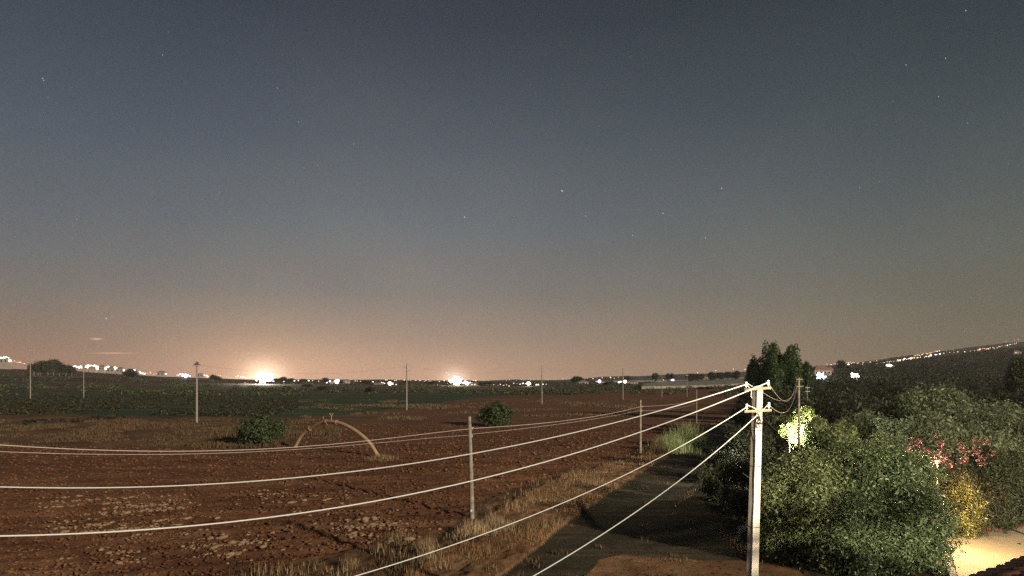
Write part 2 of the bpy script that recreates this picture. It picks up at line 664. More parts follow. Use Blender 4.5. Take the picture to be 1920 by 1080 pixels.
def zone_obj(z, name, m, label=None):
    q = quads[qz == z]
    if len(q) == 0:
        return
    used, inv = np.unique(q.ravel(), return_inverse=True)
    me = np_mesh(name, V[used], inv.reshape(-1, 4), 4, m, smooth=(z not in (0,)))
    o = link(name, me)
    tag(o, kind='structure')
    if label:
        o['label'] = label
    return o


zone_obj(0, 'ploughed_field', M_soil, 'red brown ploughed field with rough clods')
zone_obj(1, 'rough_ground', M_dry, 'dry weedy ground along the edges of the ploughed field')
zone_obj(2, 'road_verge', M_verge, 'orange dry grass verge along the left of the lane')
zone_obj(3, 'road', M_road, 'dark lane running away beside the field')
zone_obj(4, 'green_field', M_green, 'dark green crop field beyond the ploughed field')
zone_obj(5, 'far_fields', M_far, 'brown fields reaching the horizon')
zone_obj(6, 'hillside', M_wild, 'dark hillside rising on the right')
zone_obj(7, 'garden_ground', M_garden, 'garden soil under the trees on the right')
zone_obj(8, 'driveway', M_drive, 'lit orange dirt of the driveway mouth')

# distant hills beyond the plain
hp = [(-700, 690), (0, 699), (400, 711), (900, 713), (1050, 712), (1130, 707), (1210, 704), (1290, 701), (1380, 698), (1450, 695), (1520, 688), (1600, 681), (1700, 667), (1800, 655), (1900, 643), (2300, 615), (3000, 590)]
hx = np.linspace(-700, 3000, 420)
hh = np.interp(hx, [a for a, b in hp], [b for a, b in hp]) + (fbm(hx / 60.0, hx * 0 + 3, 3) - 0.45) * 3
rows = []
for dpt, k in ((1700, 0.0), (2300, 0.45), (2900, 0.85), (3300, 1.0), (3600, 0.8)):
    zt = H + 3300 * (HY - hh) / F
    z0 = base_z((hx - 960) / F * 1500, np.full_like(hx, 1500.0)) - 12
    rows.append(np.stack([(hx - 960) / F * dpt, np.full_like(hx, dpt), z0 * (1 - k) + zt * k], -1))
R = np.stack(rows)
ii = np.arange(R.shape[0] * R.shape[1]).reshape(R.shape[:2])
q = np.stack([ii[:-1, :-1], ii[:-1, 1:], ii[1:, 1:], ii[1:, :-1]], -1).reshape(-1, 4)
M_hills = ground_mat('distant_hills', [(0.03, 0.035, 0.02), (0.05, 0.05, 0.03), (0.09, 0.07, 0.045)], 0.004, 0.03, 0.3)
tag(link('distant_hills', np_mesh('distant_hills', R.reshape(-1, 3), q, 4, M_hills, smooth=True)), 'low hazy hills on the horizon', kind='structure')

# ------------------------------------------------------------------ haze over the whole place
hz = MB()
hz.box((0, 1790, 150), (15000, 3740, 360))
hm = bpy.data.materials.new('haze')
hm.use_nodes = True
hm.node_tree.nodes.clear()
pv = hm.node_tree.nodes.new('ShaderNodeVolumePrincipled')
pv.inputs['Color'].default_value = (0.85, 0.84, 0.86, 1)
pv.inputs['Density'].default_value = 0.00007
ho = hm.node_tree.nodes.new('ShaderNodeOutputMaterial')
hm.node_tree.links.new(pv.outputs[0], ho.inputs['Volume'])
hzo = hz.build('haze', hm)
hzo['kind'] = 'stuff'
hzo['label'] = 'thin night haze over the plain'

# ------------------------------------------------------------------ foliage


def leaves(centres, axes, n, size, seed, up=0.35, shell=0.72, aspect=0.5, drop=0.0, twig=0, tr=0.16):
    """n folded leaves spread through a set of ellipsoid clumps, mostly near their surfaces"""
    r = np.random.default_rng(seed)
    centres = np.array(centres, float)
    axes = np.array(axes, float)
    vol = (axes[:, 0] * axes[:, 1] * axes[:, 2]) ** 0.72
    k = r.choice(len(centres), n, p=vol / vol.sum())
    d = r.normal(size=(n, 3))
    d /= np.linalg.norm(d, axis=1)[:, None]
    N_ = n
    if twig:                       # leaves grow in small sprays round twig tips
        n = n // twig
        k = k[:n]
        d = d[:n]
    rad = (shell + (1 - shell) * r.random(n)) ** 1.0
    inner = r.random(n) < 0.25
    rad[inner] *= r.random(inner.sum()) ** 0.5
    wob = 1 + 0.16 * np.sin(d[:, 0] * 7 + k) * np.cos(d[:, 2] * 6 + k * 2)
    if twig:
        out_ = r.random(n) < 0.3
        rad[out_] *= 1.0 + 0.8 * r.random(out_.sum()) ** 2
    p = centres[k] + d * axes[k] * (rad * wob)[:, None]
    if twig:
        p = np.repeat(p, twig, 0)
        d = np.repeat(d, twig, 0)
        n = len(p)
        s_tw = np.repeat(tr * (0.5 + r.random(n // twig)), twig)[:, None]
        along_ = r.random((n, 1))
        p = p + d * along_ * s_tw * 1.6 + r.normal(size=(n, 3)) * s_tw * 0.45
    nrm = d * 0.7 + r.normal(size=(n, 3)) * 0.55 + np.array([0, 0, up])
    nrm /= np.linalg.norm(nrm, axis=1)[:, None]
    a = np.cross(nrm, r.normal(size=(n, 3)))
    a[:, 2] -= drop
    a /= np.linalg.norm(a, axis=1)[:, None]
    b = np.cross(nrm, a)
    L = size * (0.6 + 0.8 * r.random(n))[:, None]
    Wd = L * aspect
    v = np.stack([p - a * L * 0.5, p + b * Wd * 0.5 + nrm * L * 0.08, p + a * L * 0.5, p - b * Wd * 0.5 + nrm * L * 0.08], 1)
    f = np.arange(n * 4).reshape(n, 4)
    return v.reshape(-1, 3), f


def limb_mesh(r, height, crown_r, trunk_r, crown_c, nlimb=5, split=0.35):
    mb = MB()
    top = height * split
    pts = [(0, 0, -0.3), (0.03 * height, 0.02 * height, top * 0.5), (0.0, 0.04 * height, top)]
    mb.tube(pts, [trunk_r * 1.25, trunk_r, trunk_r * 0.8], 7)
    for i in range(nlimb):
        a = 2 * math.pi * i / nlimb + r.random() * 0.8
        rr = crown_r * (0.45 + 0.4 * r.random())
        e = (math.cos(a) * rr, math.sin(a) * rr, crown_c + (r.random() - 0.2) * crown_r * 0.6)
        m_ = (e[0] * 0.4, e[1] * 0.4, top + (e[2] - top) * 0.55)
        mb.tube([pts[-1], m_, e], [trunk_r * 0.6, trunk_r * 0.38, trunk_r * 0.12], 5)
        e2 = (e[0] * 0.6 + (r.random() - .5) * crown_r, e[1] * 0.6 + (r.random() - .5) * crown_r, e[2] + crown_r * 0.35 * r.random())
        mb.tube([m_, e2], [trunk_r * 0.3, trunk_r * 0.08], 4)
    return mb


def lumps(r, n, rx, ry, rz, cz, lr=0.5, jitter=1.0):
    """clump centres spread over an ellipsoid; each clump is itself an ellipsoid"""
    c, a = [], []
    for i in range(n):
        d = r.normal(size=3)
        d /= np.linalg.norm(d)
        k = 0.35 + 0.4 * r.random() ** 0.6
        c.append((d[0] * rx * k * jitter, d[1] * ry * k * jitter, cz + d[2] * rz * k))
        s = lr * (0.65 + 0.6 * r.random())
        a.append((rx * s, ry * s, rz * s * 0.9))
    return c, a


M_bark = mat('bark', color=(0.10, 0.075, 0.055), color2=(0.20, 0.16, 0.12), scale=6, bump=0.6)
M_citrus = leaf_mat('citrus_leaves', (0.045, 0.066, 0.026), (0.118, 0.150, 0.058), (0.31, 0.33, 0.155), 0.45, 0.25)
M_laurel = leaf_mat('laurel_leaves', (0.038, 0.066, 0.026), (0.100, 0.150, 0.062), (0.29, 0.35, 0.18), 0.42, 0.25, 0.45)
M_olive = leaf_mat('olive_leaves', (0.11, 0.135, 0.068), (0.21, 0.25, 0.13), (0.36, 0.40, 0.24), 0.6, 0.3)
M_wildleaf = leaf_mat('wild_leaves', (0.032, 0.045, 0.020), (0.068, 0.085, 0.038), (0.14, 0.15, 0.07), 0.6, 0.2)
M_cypress = leaf_mat('poplar_leaves', (0.030, 0.055, 0.017), (0.058, 0.100, 0.033), (0.11, 0.16, 0.058), 0.6, 0.2)
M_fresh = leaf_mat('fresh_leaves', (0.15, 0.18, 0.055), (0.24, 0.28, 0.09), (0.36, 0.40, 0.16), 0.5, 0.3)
M_shrubby = leaf_mat('field_bush_leaves', (0.036, 0.052, 0.022), (0.065, 0.090, 0.036), (0.12, 0.145, 0.065), 0.6, 0.2)
M_boug = leaf_mat('bougainvillea_leaves', (0.04, 0.05, 0.02), (0.07, 0.065, 0.035), (0.12, 0.09, 0.05), 0.5, 0.25)
M_pink = leaf_mat('bougainvillea_bracts', (0.12, 0.035, 0.045), (0.26, 0.08, 0.09), (0.60, 0.36, 0.30), 0.5, 0.35)
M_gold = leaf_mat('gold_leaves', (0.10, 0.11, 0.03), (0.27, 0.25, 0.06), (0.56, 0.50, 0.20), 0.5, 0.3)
M_scrub = leaf_mat('scrub_leaves', (0.030, 0.031, 0.015), (0.054, 0.055, 0.026), (0.11, 0.088, 0.046), 0.7, 0.2)
M_reed = leaf_mat('reed_leaves', (0.18, 0.23, 0.09), (0.32, 0.38, 0.17), (0.48, 0.52, 0.28), 0.6, 0.3)
M_straw = leaf_mat('straw', (0.22, 0.14, 0.07), (0.36, 0.25, 0.13), (0.52, 0.38, 0.22), 0.7, 0.25)
M_straw2 = leaf_mat('weed_stalks', (0.095, 0.062, 0.03), (0.16, 0.105, 0.052), (0.27, 0.19, 0.105), 0.7, 0.25)
M_straw3 = leaf_mat('field_grass_blades', (0.07, 0.042, 0.02), (0.12, 0.072, 0.034), (0.18, 0.12, 0.06), 0.7, 0.25)
M_strawb = leaf_mat('bright_straw', (0.34, 0.23, 0.12), (0.52, 0.38, 0.21), (0.68, 0.54, 0.34), 0.7, 0.3)
M_rust = leaf_mat('rusty_grass', (0.20, 0.105, 0.045), (0.31, 0.175, 0.08), (0.46, 0.29, 0.14), 0.7, 0.25)


def crown_mesh(name, m, seed, n, size, rx, ry, rz, cz, nl=14, lr=0.45, **kw):
    r = np.random.default_rng(seed)
    c, a = lumps(r, nl, rx, ry, rz, cz, lr)
    v, f = leaves(c, a, n, size, seed + 1, **kw)
    return np_mesh(name, v, f, 4, m)


def make_tree(name, loc, m, seed, n, size, rx, ry, rz, cz, trunk=0.15, label=None, cat='tree', group=None, nl=14, lr=0.45, split=0.35, rot=0.0, nlimb=5, **kw):
    t = empty(name, loc, rot)
    tag(t, label, cat, group)
    link('crown', crown_mesh('crown', m, seed, n, size, rx, ry, rz, cz, nl, lr, **kw), t)
    r = random.Random(seed)
    link('trunk', limb_mesh(r, cz + rz, max(rx, ry), trunk, cz, nlimb, split).mesh('trunk', M_bark), t)
    return t


def copy_tree(o, parent=None):
    c = o.copy()
    col.objects.link(c)
    c.parent = parent
    for ch in list(o.children):
        copy_tree(ch, c)
    return c


# ---- near garden trees (right)
def gp(px, depth):
    x = (px - 960) / F * depth
    return Vector((x, depth, gz(x, depth)))


make_tree('garden_tree', gp(1520, 27.5), M_citrus, 11, 66000, 0.15, 2.7, 2.3, 3.4, 1.9, 0.16, 'broad olive green garden tree just right of the near concrete pole', nl=60, lr=0.24, twig=9, aspect=0.36)
make_tree('garden_tree', gp(1672, 26.5), M_laurel, 12, 70000, 0.15, 2.5, 2.3, 3.5, 2.0, 0.18, 'glossy deep green garden tree left of the lit patio', nl=64, lr=0.24, twig=9, aspect=0.36)
make_tree('garden_tree', gp(1612, 29.5), M_citrus, 13, 34000, 0.14, 2.4, 2.0, 3.3, 2.5, 0.15, 'darker garden tree rising behind the two nearest trees', nl=44, lr=0.26, twig=9)
make_tree('garden_tree', gp(1603, 26), M_laurel, 25, 26000, 0.13, 1.5, 1.5, 2.3, 1.5, 0.1, 'lower garden tree filling the gap between the two nearest trees', nl=44, lr=0.27, twig=9, aspect=0.36)
make_tree('garden_tree', gp(1478, 29.5), M_citrus, 26, 20000, 0.14, 1.5, 1.4, 2.6, 1.9, 0.1, 'narrow garden tree close against the right side of the near pole', nl=40, lr=0.27, twig=9, aspect=0.36)
make_tree('shrub', gp(1447, 36), M_wildleaf, 14, 9000, 0.17, 1.6, 1.8, 2.1, 2.2, 0.1, 'dark shrub immediately behind the near concrete pole', 'shrub')
make_tree('shrub', gp(1512, 38), M_wildleaf, 15, 9000, 0.17, 2.0, 1.8, 2.0, 2.2, 0.1, 'dark shrub below the brightly lit tree', 'shrub')
make_tree('shrub', gp(1790, 32), M_boug, 16, 22000, 0.12, 2.2, 1.6, 2.3, 1.8, 0.09, 'brownish bougainvillea with pink red blossoms beyond the patio', 'shrub', nl=40, lr=0.28, twig=8)
bo = [o for o in col.objects if o.get('label', '').startswith('brownish')][0]
r_ = np.random.default_rng(5)
fc = []
for (a, b, s) in ((1705, 838, .10), (1722, 835, .10), (1738, 846, .12), (1752, 855, .16), (1762, 860, .18), (1772, 862, .14), (1798, 838, .10), (1801, 828, .08), (1838, 868, .12), (1843, 872, .1), (1845, 860, .08), (1783, 870, .12), (1725, 828, .12), (1709, 822, .08), (1745, 845, .1)):
    p = ray(a, b, 29.7) - bo.location
    fc.append((tuple(p), (s * 2.0, s * 2.2, s * 1.8)))
for q_ in range(34):
    p = ray(r_.uniform(1700, 1860), r_.normal(846, 16), 29.9 + r_.random()) - bo.location
    fc.append((tuple(p), (0.2, 0.25, 0.2)))
v, f = leaves([c for c, a in fc], [a for c, a in fc], 900, 0.08, 77, aspect=0.9, shell=0.2)
link('blossom', np_mesh('blossom', v, f, 4, M_pink), bo)
make_tree('shrub', gp(1811, 31.2), M_gold, 17, 9000, 0.12, 0.95, 0.8, 1.9, 1.6, 0.07, 'upright yellow green shrub lit gold beside the patio', 'shrub', nl=40, lr=0.2, twig=7)
make_tree('shrub', gp(1895, 33), M_wildleaf, 18, 26000, 0.13, 2.1, 1.6, 2.4, 2.2, 0.1, 'dense dark hedge-like shrub at the right end of the patio', 'shrub', nl=44, lr=0.26, twig=9)
make_tree('shrub', gp(1862, 32.6), M_wildleaf, 19, 9000, 0.13, 1.1, 1.1, 1.7, 1.6, 0.08, 'dull green shrub between the golden shrub and the dense dark one', 'shrub')

# ---- the brightly lit tree with its lamp
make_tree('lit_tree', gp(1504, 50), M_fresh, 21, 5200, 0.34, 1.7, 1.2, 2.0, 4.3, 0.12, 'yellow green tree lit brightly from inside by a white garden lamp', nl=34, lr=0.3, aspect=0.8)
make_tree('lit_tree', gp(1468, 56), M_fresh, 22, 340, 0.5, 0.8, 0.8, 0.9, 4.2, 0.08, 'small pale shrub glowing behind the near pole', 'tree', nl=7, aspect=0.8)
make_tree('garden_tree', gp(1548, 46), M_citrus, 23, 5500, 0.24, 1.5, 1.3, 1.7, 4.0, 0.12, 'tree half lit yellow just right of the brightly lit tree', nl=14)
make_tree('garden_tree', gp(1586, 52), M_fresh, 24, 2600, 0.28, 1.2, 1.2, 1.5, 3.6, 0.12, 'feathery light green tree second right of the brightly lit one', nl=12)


# ---- olive grove right of the lane: individual trees sharing six meshes
M_grove = leaf_mat('grove_leaves', (0.020, 0.026, 0.012), (0.042, 0.050, 0.022), (0.085, 0.09, 0.045), 0.65, 0.2)
M_grove2 = leaf_mat('grove_leaves_pale', (0.030, 0.036, 0.020), (0.065, 0.072, 0.040), (0.12, 0.125, 0.075), 0.65, 0.2)
protos = []
for k in range(6):
    r = random.Random(50 + k)
    cm = crown_mesh('crown', M_grove2 if k % 2 else M_grove, 60 + k, 3600, 0.36, 2.3 + 0.12 * k, 2.4, 1.7 + 0.14 * (k % 4), 3.0, 18, 0.34, twig=6, tr=0.3)
    tm = limb_mesh(r, 4.6, 2.4, 0.2, 3.0).mesh('trunk', M_bark)
    protos.append((cm, tm))
near_proto = []
for k in range(3):
    r = random.Random(80 + k)
    cm = crown_mesh('crown', M_olive, 90 + k, 11000, 0.22, 2.4, 2.3, 2.1, 3.1, 24, 0.32, twig=7, tr=0.25)
    tm = limb_mesh(r, 4.8, 2.4, 0.2, 3.2).mesh('trunk', M_bark)
    near_proto.append((cm, tm))


def place(pr, name, loc, s, rz, label, cat='tree', group=None, sz=None):
    t = empty(name, loc, rz)
    t.scale = (s, s, sz or s)
    tag(t, label, cat, group)
    link('crown', pr[0], t)
    link('trunk', pr[1], t)
    return t


named = [
    (1741, 62, 1.5, 'pale grey green olive with a rounded crown, left of the two tall olives'),
    (1800, 60, 1.45, 'tall pale olive right of its twin above the bougainvillea'),
    (1858, 52, 1.25, 'grey olive lower on the slope right of the two tall ones'),
    (1905, 48, 1.2, 'olive at the right edge with its stems lit warm from below'),
    (1606, 60, 1.0, 'dull grey olive behind the lit trees'),
    (1655, 56, 0.95, 'small dull olive in the middle of the grove'),
    (1702, 50, 1.0, 'small olive with thin bare stems in front of the dark slope'),
    (1765, 44, 1.12, 'bushy yellow tinged olive behind the bougainvillea'),
    (1830, 43, 1.0, 'bushy olive behind the golden shrub'),
    (1668, 42, 0.85, 'low green tree behind the nearest garden trees'),
    (1625, 40, 0.78, 'low palm green bush left of the bougainvillea'),
    (1722, 38, 0.74, 'low dark bush at the left foot of the bougainvillea'),
]
for i, (px, d, s, lb) in enumerate(named):
    place(near_proto[i % 3], 'olive_tree', gp(px, d), s, i * 1.3, lb, 'tree', 'olive trees behind the garden')

r = random.Random(3)
n_ol = 0
for row in range(22):
    d = 75 * (1.105 ** row)
    px = 1405 + r.random() * 30 if d > 150 else 1500
    if d > 300:
        px = 1500
    step = max(20, 5.4 * F / d * 0.92)
    while px < 2080 and n_ol < 285:
        q_ = px + (r.random() - 0.5) * step * 0.6
        dd = d * (1 + (r.random() - 0.5) * 0.07)
        s = 0.8 + r.random() * 0.5
        if d > 420:
            s *= 1.5
        pi_ = r.randrange(6)
        kd = 'greyish olive' if pi_ % 2 else 'dark green tree'
        bd = 'just above the garden trees' if d < 130 else 'half way up the slope' if d < 300 else 'close under the hillside skyline'
        sd_ = 'left' if q_ < 1640 else 'middle' if q_ < 1790 else 'right'
        place(protos[pi_], 'olive_tree', gp(q_, dd), s, r.random() * 6, '%s in the right grove, %s, %s third' % (kd, bd, sd_), 'tree', '%ss of the hillside grove, %s, %s' % (kd, bd, sd_))
        n_ol += 1
        px += step

# scrub on the far hillside, past what can be counted
def scatter_px(n, x0, x1, d0, d1, rs, power=1.0):
    px = rs.uniform(x0, x1, n)
    d = np.exp(rs.uniform(math.log(d0), math.log(d1), n))
    return (px - 960) / F * d, d


rs = np.random.default_rng(31)
N = 2600
x, y = scatter_px(N, 1430, 2150, 330, 1300, rs)
z = base_z(x, y)
sz = 2.6 + rs.random(N) * 2.4
cv = np.stack([x, y, z + sz * 0.4], -1)
v, f = leaves(cv, np.stack([sz, sz, sz * 0.8], -1), 70000, 1.5, 32, aspect=0.8)
tag(link('hillside_scrub', np_mesh('hillside_scrub', v, f, 4, M_grove)), 'dark mass of trees on the far hillside', kind='stuff')

# ---- tall dark clump behind the pole
for i, (px, d, h, w, lb) in enumerate([
    (1419, 124, 14.2, 2.3, 'leftmost and lowest spire of the tall dark tree clump'),
    (1446, 122, 18.0, 2.7, 'tallest spire of the dark tree clump behind the near pole'),
    (1463, 126, 16.0, 2.5, 'narrow spire right of the tallest one in the dark clump'),
    (1480, 123, 17.4, 2.8, 'second tallest spire near the right of the dark clump'),
    (1505, 125, 15.0, 2.1, 'rightmost spire of the dark clump beside the house'),
]):
    p = gp(px, d)
    make_tree('poplar_tree', p, M_cypress, 140 + i, 11000, 0.42, w, w, h * 0.53, h * 0.48, 0.22, lb, 'tree', 'tall trees clumped behind the near pole', nl=34, lr=0.3, split=0.2)
make_tree('garden_tree', gp(1405, 150), M_cypress, 150, 3500, 0.45, 3.2, 3, 3.4, 4.6, 0.2, 'round dark tree at the left foot of the tall clump')
for i, (px, d, s) in enumerate([(1430, 90, 1.25), (1465, 96, 1.4), (1492, 92, 1.3), (1440, 70, 1.0), (1395, 118, 0.8), (1420, 60, 0.75)]):
    place(protos[(i * 2) % 6], 'shrub', gp(px, d), s, i, ['dark bush in front of the tall clump, left', 'big dark bush in front of the middle of the tall clump', 'dark bush in front of the right of the tall clump', 'dark bush behind the upper part of the near pole', 'low bush where the lane bends out of sight', 'low dark bush beside the lane behind the near pole'][i], 'shrub')

lane_labels = ['low dark shrub right of the lane, lowest of the row', 'broad dark shrub right of the lane, second from the bottom', 'dark shrub touching the left side of the near pole', 'dark rounded shrub half way up the right side of the lane', 'tall dark shrub right of the lane, facing the reeds', 'small dark shrub at the lane edge facing the reeds', 'dark leafy shrub above the others on the right of the lane', 'dark shrub where the lane narrows', 'small dim shrub behind the near pole at its left']
for i, (px, py, sc_) in enumerate([(1372, 968, 0.5), (1335, 935, 0.55), (1398, 935, 0.7), (1362, 900, 0.62), (1392, 880, 0.8), (1340, 880, 0.42), (1382, 850, 0.8), (1392, 815, 0.9), (1408, 990, 0.5)]):
    g_ = G(px, py)
    place(protos[(i * 2) % 6 if i % 3 else 1], 'shrub', (g_.x, g_.y, g_.z - 0.8 * sc_), sc_, i * 1.1, lane_labels[i], 'shrub', 'dark shrubs along the right of the lane')

# ---- bushes in the fields
make_tree('field_bush', G(490, 835), M_shrubby, 161, 9000, 0.30, 3.0, 2.6, 1.9, 1.75, 0.1, 'round green bush at the left foot of the arched pipe', 'bush', nl=30, lr=0.3, twig=8, tr=0.3)
make_tree('field_bush', G(925, 799), M_shrubby, 162, 6500, 0.40, 3.7, 3.0, 2.1, 1.9, 0.1, 'spreading green bush in the ploughed field behind the wooden pole', 'bush', nl=26, lr=0.3, twig=8, tr=0.35)

# ---- skyline trees, each one a thing
sky_trees = [
    # px, base row, half width px, height px, label
    (62, 694, 8, 13), (76, 694, 10, 18), (90, 695, 10, 20), (101, 696, 10, 24), (112, 697, 9, 19), (124, 698, 8, 15), (134, 699, 8, 14), (243, 704, 10, 13), (251, 705, 8, 10), (400, 712, 7, 10), (409, 713, 6, 8),
    (521, 718, 7, 9), (531, 718, 8, 12), (545, 718, 8, 9), (567, 718, 6, 8), (573, 718, 5, 7), (610, 719, 7, 11), (687, 722, 9, 9), (575, 728, 9, 8), (605, 733, 10, 9), (692, 738, 10, 12),
    (1083, 716, 10, 11), (1076, 716, 7, 7), (1100, 716, 5, 6), (1175, 714, 6, 10), (1229, 709, 6, 10), (1252, 708, 4, 9), (1260, 708, 4, 9), (1294, 707, 9, 7), (1306, 706, 7, 6), (1315, 706, 6, 6), (1336, 703, 8, 6), (1350, 702, 8, 5), (1365, 701, 8, 5), (1380, 700, 8, 5), (1140, 724, 8, 9), (1316, 732, 10, 7), (1329, 731, 8, 6),
    (1577, 681, 7, 7), (1590, 690, 5, 6), (1069, 741, 4, 4),
    (850, 722, 8, 5), (915, 723, 9, 7), (900, 724, 8, 6), (640, 720, 6, 5), (760, 719, 7, 4), (810, 720, 7, 4),
]
places = ['on the rise at the far left', 'dark against the town glow', 'out on the right plain', 'beside the hip roofed house']
ORD = 'first second third fourth fifth sixth seventh eighth ninth tenth eleventh twelfth thirteenth fourteenth fifteenth sixteenth seventeenth eighteenth nineteenth twentieth'.split()
for i, (px, py, hw, hpx) in enumerate(sky_trees):
    d = gd(px, py, 200, 820)
    x = (px - 960) / F * d
    g_ = base_z(x, d)
    ztop = H + d * (HY - (py - hpx)) / F
    need = ztop - g_
    zb = float(g_)
    hgt = max(float(need), hpx * d / F)
    t = empty('skyline_tree', (x, d, zb), i * 0.9)
    s = hw * d / F / 2.3
    t.scale = (s, s, hgt / 5.0)
    w_ = 0 if px < 300 else 1 if px < 960 else 2 if px < 1500 else 3
    shape = 'broad' if hw > hpx else 'tall' if hpx > hw * 1.6 else 'rounded'
    rank = sum(1 for q in sky_trees if (0 if q[0] < 300 else 1 if q[0] < 960 else 2 if q[0] < 1500 else 3) == w_ and q[0] < px) + 1
    tag(t, '%s skyline tree %s, %s from the left' % (shape, places[w_], ORD[min(rank, 20) - 1]), 'tree', 'trees along the skyline')
    link('crown', protos[(i * 2) % 6][0], t)
    link('trunk', protos[(i * 2) % 6][1], t)
# lone tall tree at the right edge of the view
make_tree('hillside_tree', gp(1914, 150), M_wildleaf, 171, 6000, 0.5, 3.0, 3.0, 6.8, 9.0, 0.25, 'tall dark tree standing alone at the right edge above the skyline', nl=14)

# dark hedge mass along the horizon and the left slope
rs = np.random.default_rng(41)
N = 1500
x, y = scatter_px(N, -200, 1400, 300, 900, rs)
keep = fbm(x / 80, y / 30, 3) > 0.44
x, y = x[keep], y[keep]
z = base_z(x, y)
sz = 1.1 + rs.random(len(x)) * 1.3
v, f = leaves(np.stack([x, y, z + sz * 0.3], -1), np.stack([sz * 2.2, sz * 1.5, sz * 0.7], -1), 30000, 1.1, 42, aspect=0.8)
tag(link('hedgerows', np_mesh('hedgerows', v, f, 4, M_wildleaf)), 'low dark hedges and scrub out on the plain', kind='stuff')
# left slope scrub
N = 2600
x, y = scatter_px(N, -300, 560, 110, 420, rs)
keep = (fbm(x / 25, y / 60, 3) > 0.42)
x, y = x[keep], y[keep]
z = base_z(x, y)
sz = 0.35 + rs.random(len(x)) * 0.7
v, f = leaves(np.stack([x, y, z + sz * 0.2], -1), np.stack([sz * 1.8, sz * 1.6, sz * 0.8], -1), 60000, 0.55, 43, aspect=0.7)
tag(link('field_scrub', np_mesh('field_scrub', v, f, 4, M_scrub)), 'patchy low green scrub on the left fields', kind='stuff')


# ---- grass: blades as thin folded triangles
def blades(x, y, hgt, wid, rs, lean=0.45, zoff=0.0, z=None):
    n = len(x)
    if z is None:
        z = base_z(x, y)
    z = z + zoff
    a = rs.uniform(0, 2 * math.pi, n)
    le = rs.uniform(0, lean, n) * hgt
    dx, dy = np.cos(a), np.sin(a)
    b = rs.uniform(0, 2 * math.pi, n)
    wx, wy = np.cos(b) * wid * 0.5, np.sin(b) * wid * 0.5
    base1 = np.stack([x - wx, y - wy, z - 0.05], -1)
    base2 = np.stack([x + wx, y + wy, z - 0.05], -1)
    tip = np.stack([x + dx * le, y + dy * le, z + hgt], -1)
    v = np.stack([base1, base2, tip], 1).reshape(-1, 3)
    return v, np.arange(n * 3).reshape(-1, 3)


def grass_in(poly, n, x0, x1, d0, d1, seed, hmin, hmax, wid, m, name, label, clump=0.45, cs=2.2, near_bias=True, dens=None):
    rs = np.random.default_rng(seed)
    x, y = scatter_px(n * 4, x0, x1, d0, d1, rs)
    k = inside(poly, x, y) if poly is not None else np.ones(len(x), bool)
    c = fbm(x / cs, y / cs, 3)
    k &= (c > clump) & ~inside(P_road, x, y) & ~inside(P_drive, x, y)
    x, y, c = x[k][:n], y[k][:n], c[k][:n]
    h_ = (hmin + (hmax - hmin) * rs.random(len(x)) ** 2) * (0.5 + 1.6 * (c - clump) / 0.3)
    v, f = blades(x, y, h_, wid * (y / 35.0) ** 0.5, rs)
    o = link(name, np_mesh(name, v, f, 3, m))
    tag(o, label, kind='stuff')


grass_in(P_verge, 30000, 640, 1420, 22, 120, 51, 0.12, 0.38, 0.045, M_rust, 'verge_grass', 'rusty dry grass of the lane verge', 0.42)
grass_in(P_verge, 26000, 640, 1420, 22, 120, 57, 0.2, 0.55, 0.04, M_straw, 'tall_dry_grass', 'pale straw tufts along the lane verge', 0.49, 2.8)
grass_in(P_edge, 24000, 250, 1400, 22, 100, 52, 0.10, 0.38, 0.045, M_straw2, 'field_edge_weeds', 'dull dry weeds at the edge of the ploughed field', 0.44, 2.4)
grass_in(P_edge, 9000, 250, 1400, 22, 100, 58, 0.2, 0.6, 0.04, M_straw, 'straw_stalks', 'pale straw stalks at the edge of the ploughed field', 0.56, 1.7)
grass_in(None, 30000, -60, 640, 74, 130, 53, 0.15, 0.5, 0.10, M_straw3, 'left_field_grass', 'dry grass on the left fields', 0.40, 6.0)
grass_in(None, 9000, 560, 1200, 120, 260, 54, 0.2, 0.6, 0.16, M_straw2, 'boundary_grass', 'pale grass along the far field boundary', 0.50, 12.0)


# sparse weeds and loose stones on the lane and the driveway
rs = np.random.default_rng(91)
x, y = scatter_px(60000, 800, 1460, 24, 75, rs)
k = (inside(P_road, x, y) | inside(P_drive, x, y)) & (fbm(x / 1.1, y / 1.1, 3) > 0.64)
x, y = x[k][:4500], y[k][:4500]
v, f = blades(x, y, 0.06 + 0.16 * rs.random(len(x)), 0.04, rs)
tag(link('lane_weeds', np_mesh('lane_weeds', v, f, 3, M_straw2)), 'sparse weeds growing in the lane', kind='stuff')

# distinct pale tufts that catch the light
def tuft(px, py, n, spread, hmin, hmax, m, name, label, cat, seed, lean=0.5, wid=0.03, ysp=1.0):
    rs = np.random.default_rng(seed)
    g = G(px, py)
    x = rs.normal(0, spread, n)
    y = rs.normal(0, spread * ysp, n)
    h_ = rs.uniform(hmin * 0.5, hmax, n) * np.clip(1.25 - 0.42 * np.hypot(x, y) / spread, 0.3, 1.2)
    v, f = blades(x, y, h_, wid, rs, lean, 0.0, z=np.zeros(n))
    o = link(name, np_mesh(name, v, f, 3, m), loc=g)
    tag(o, label, cat)
    return o


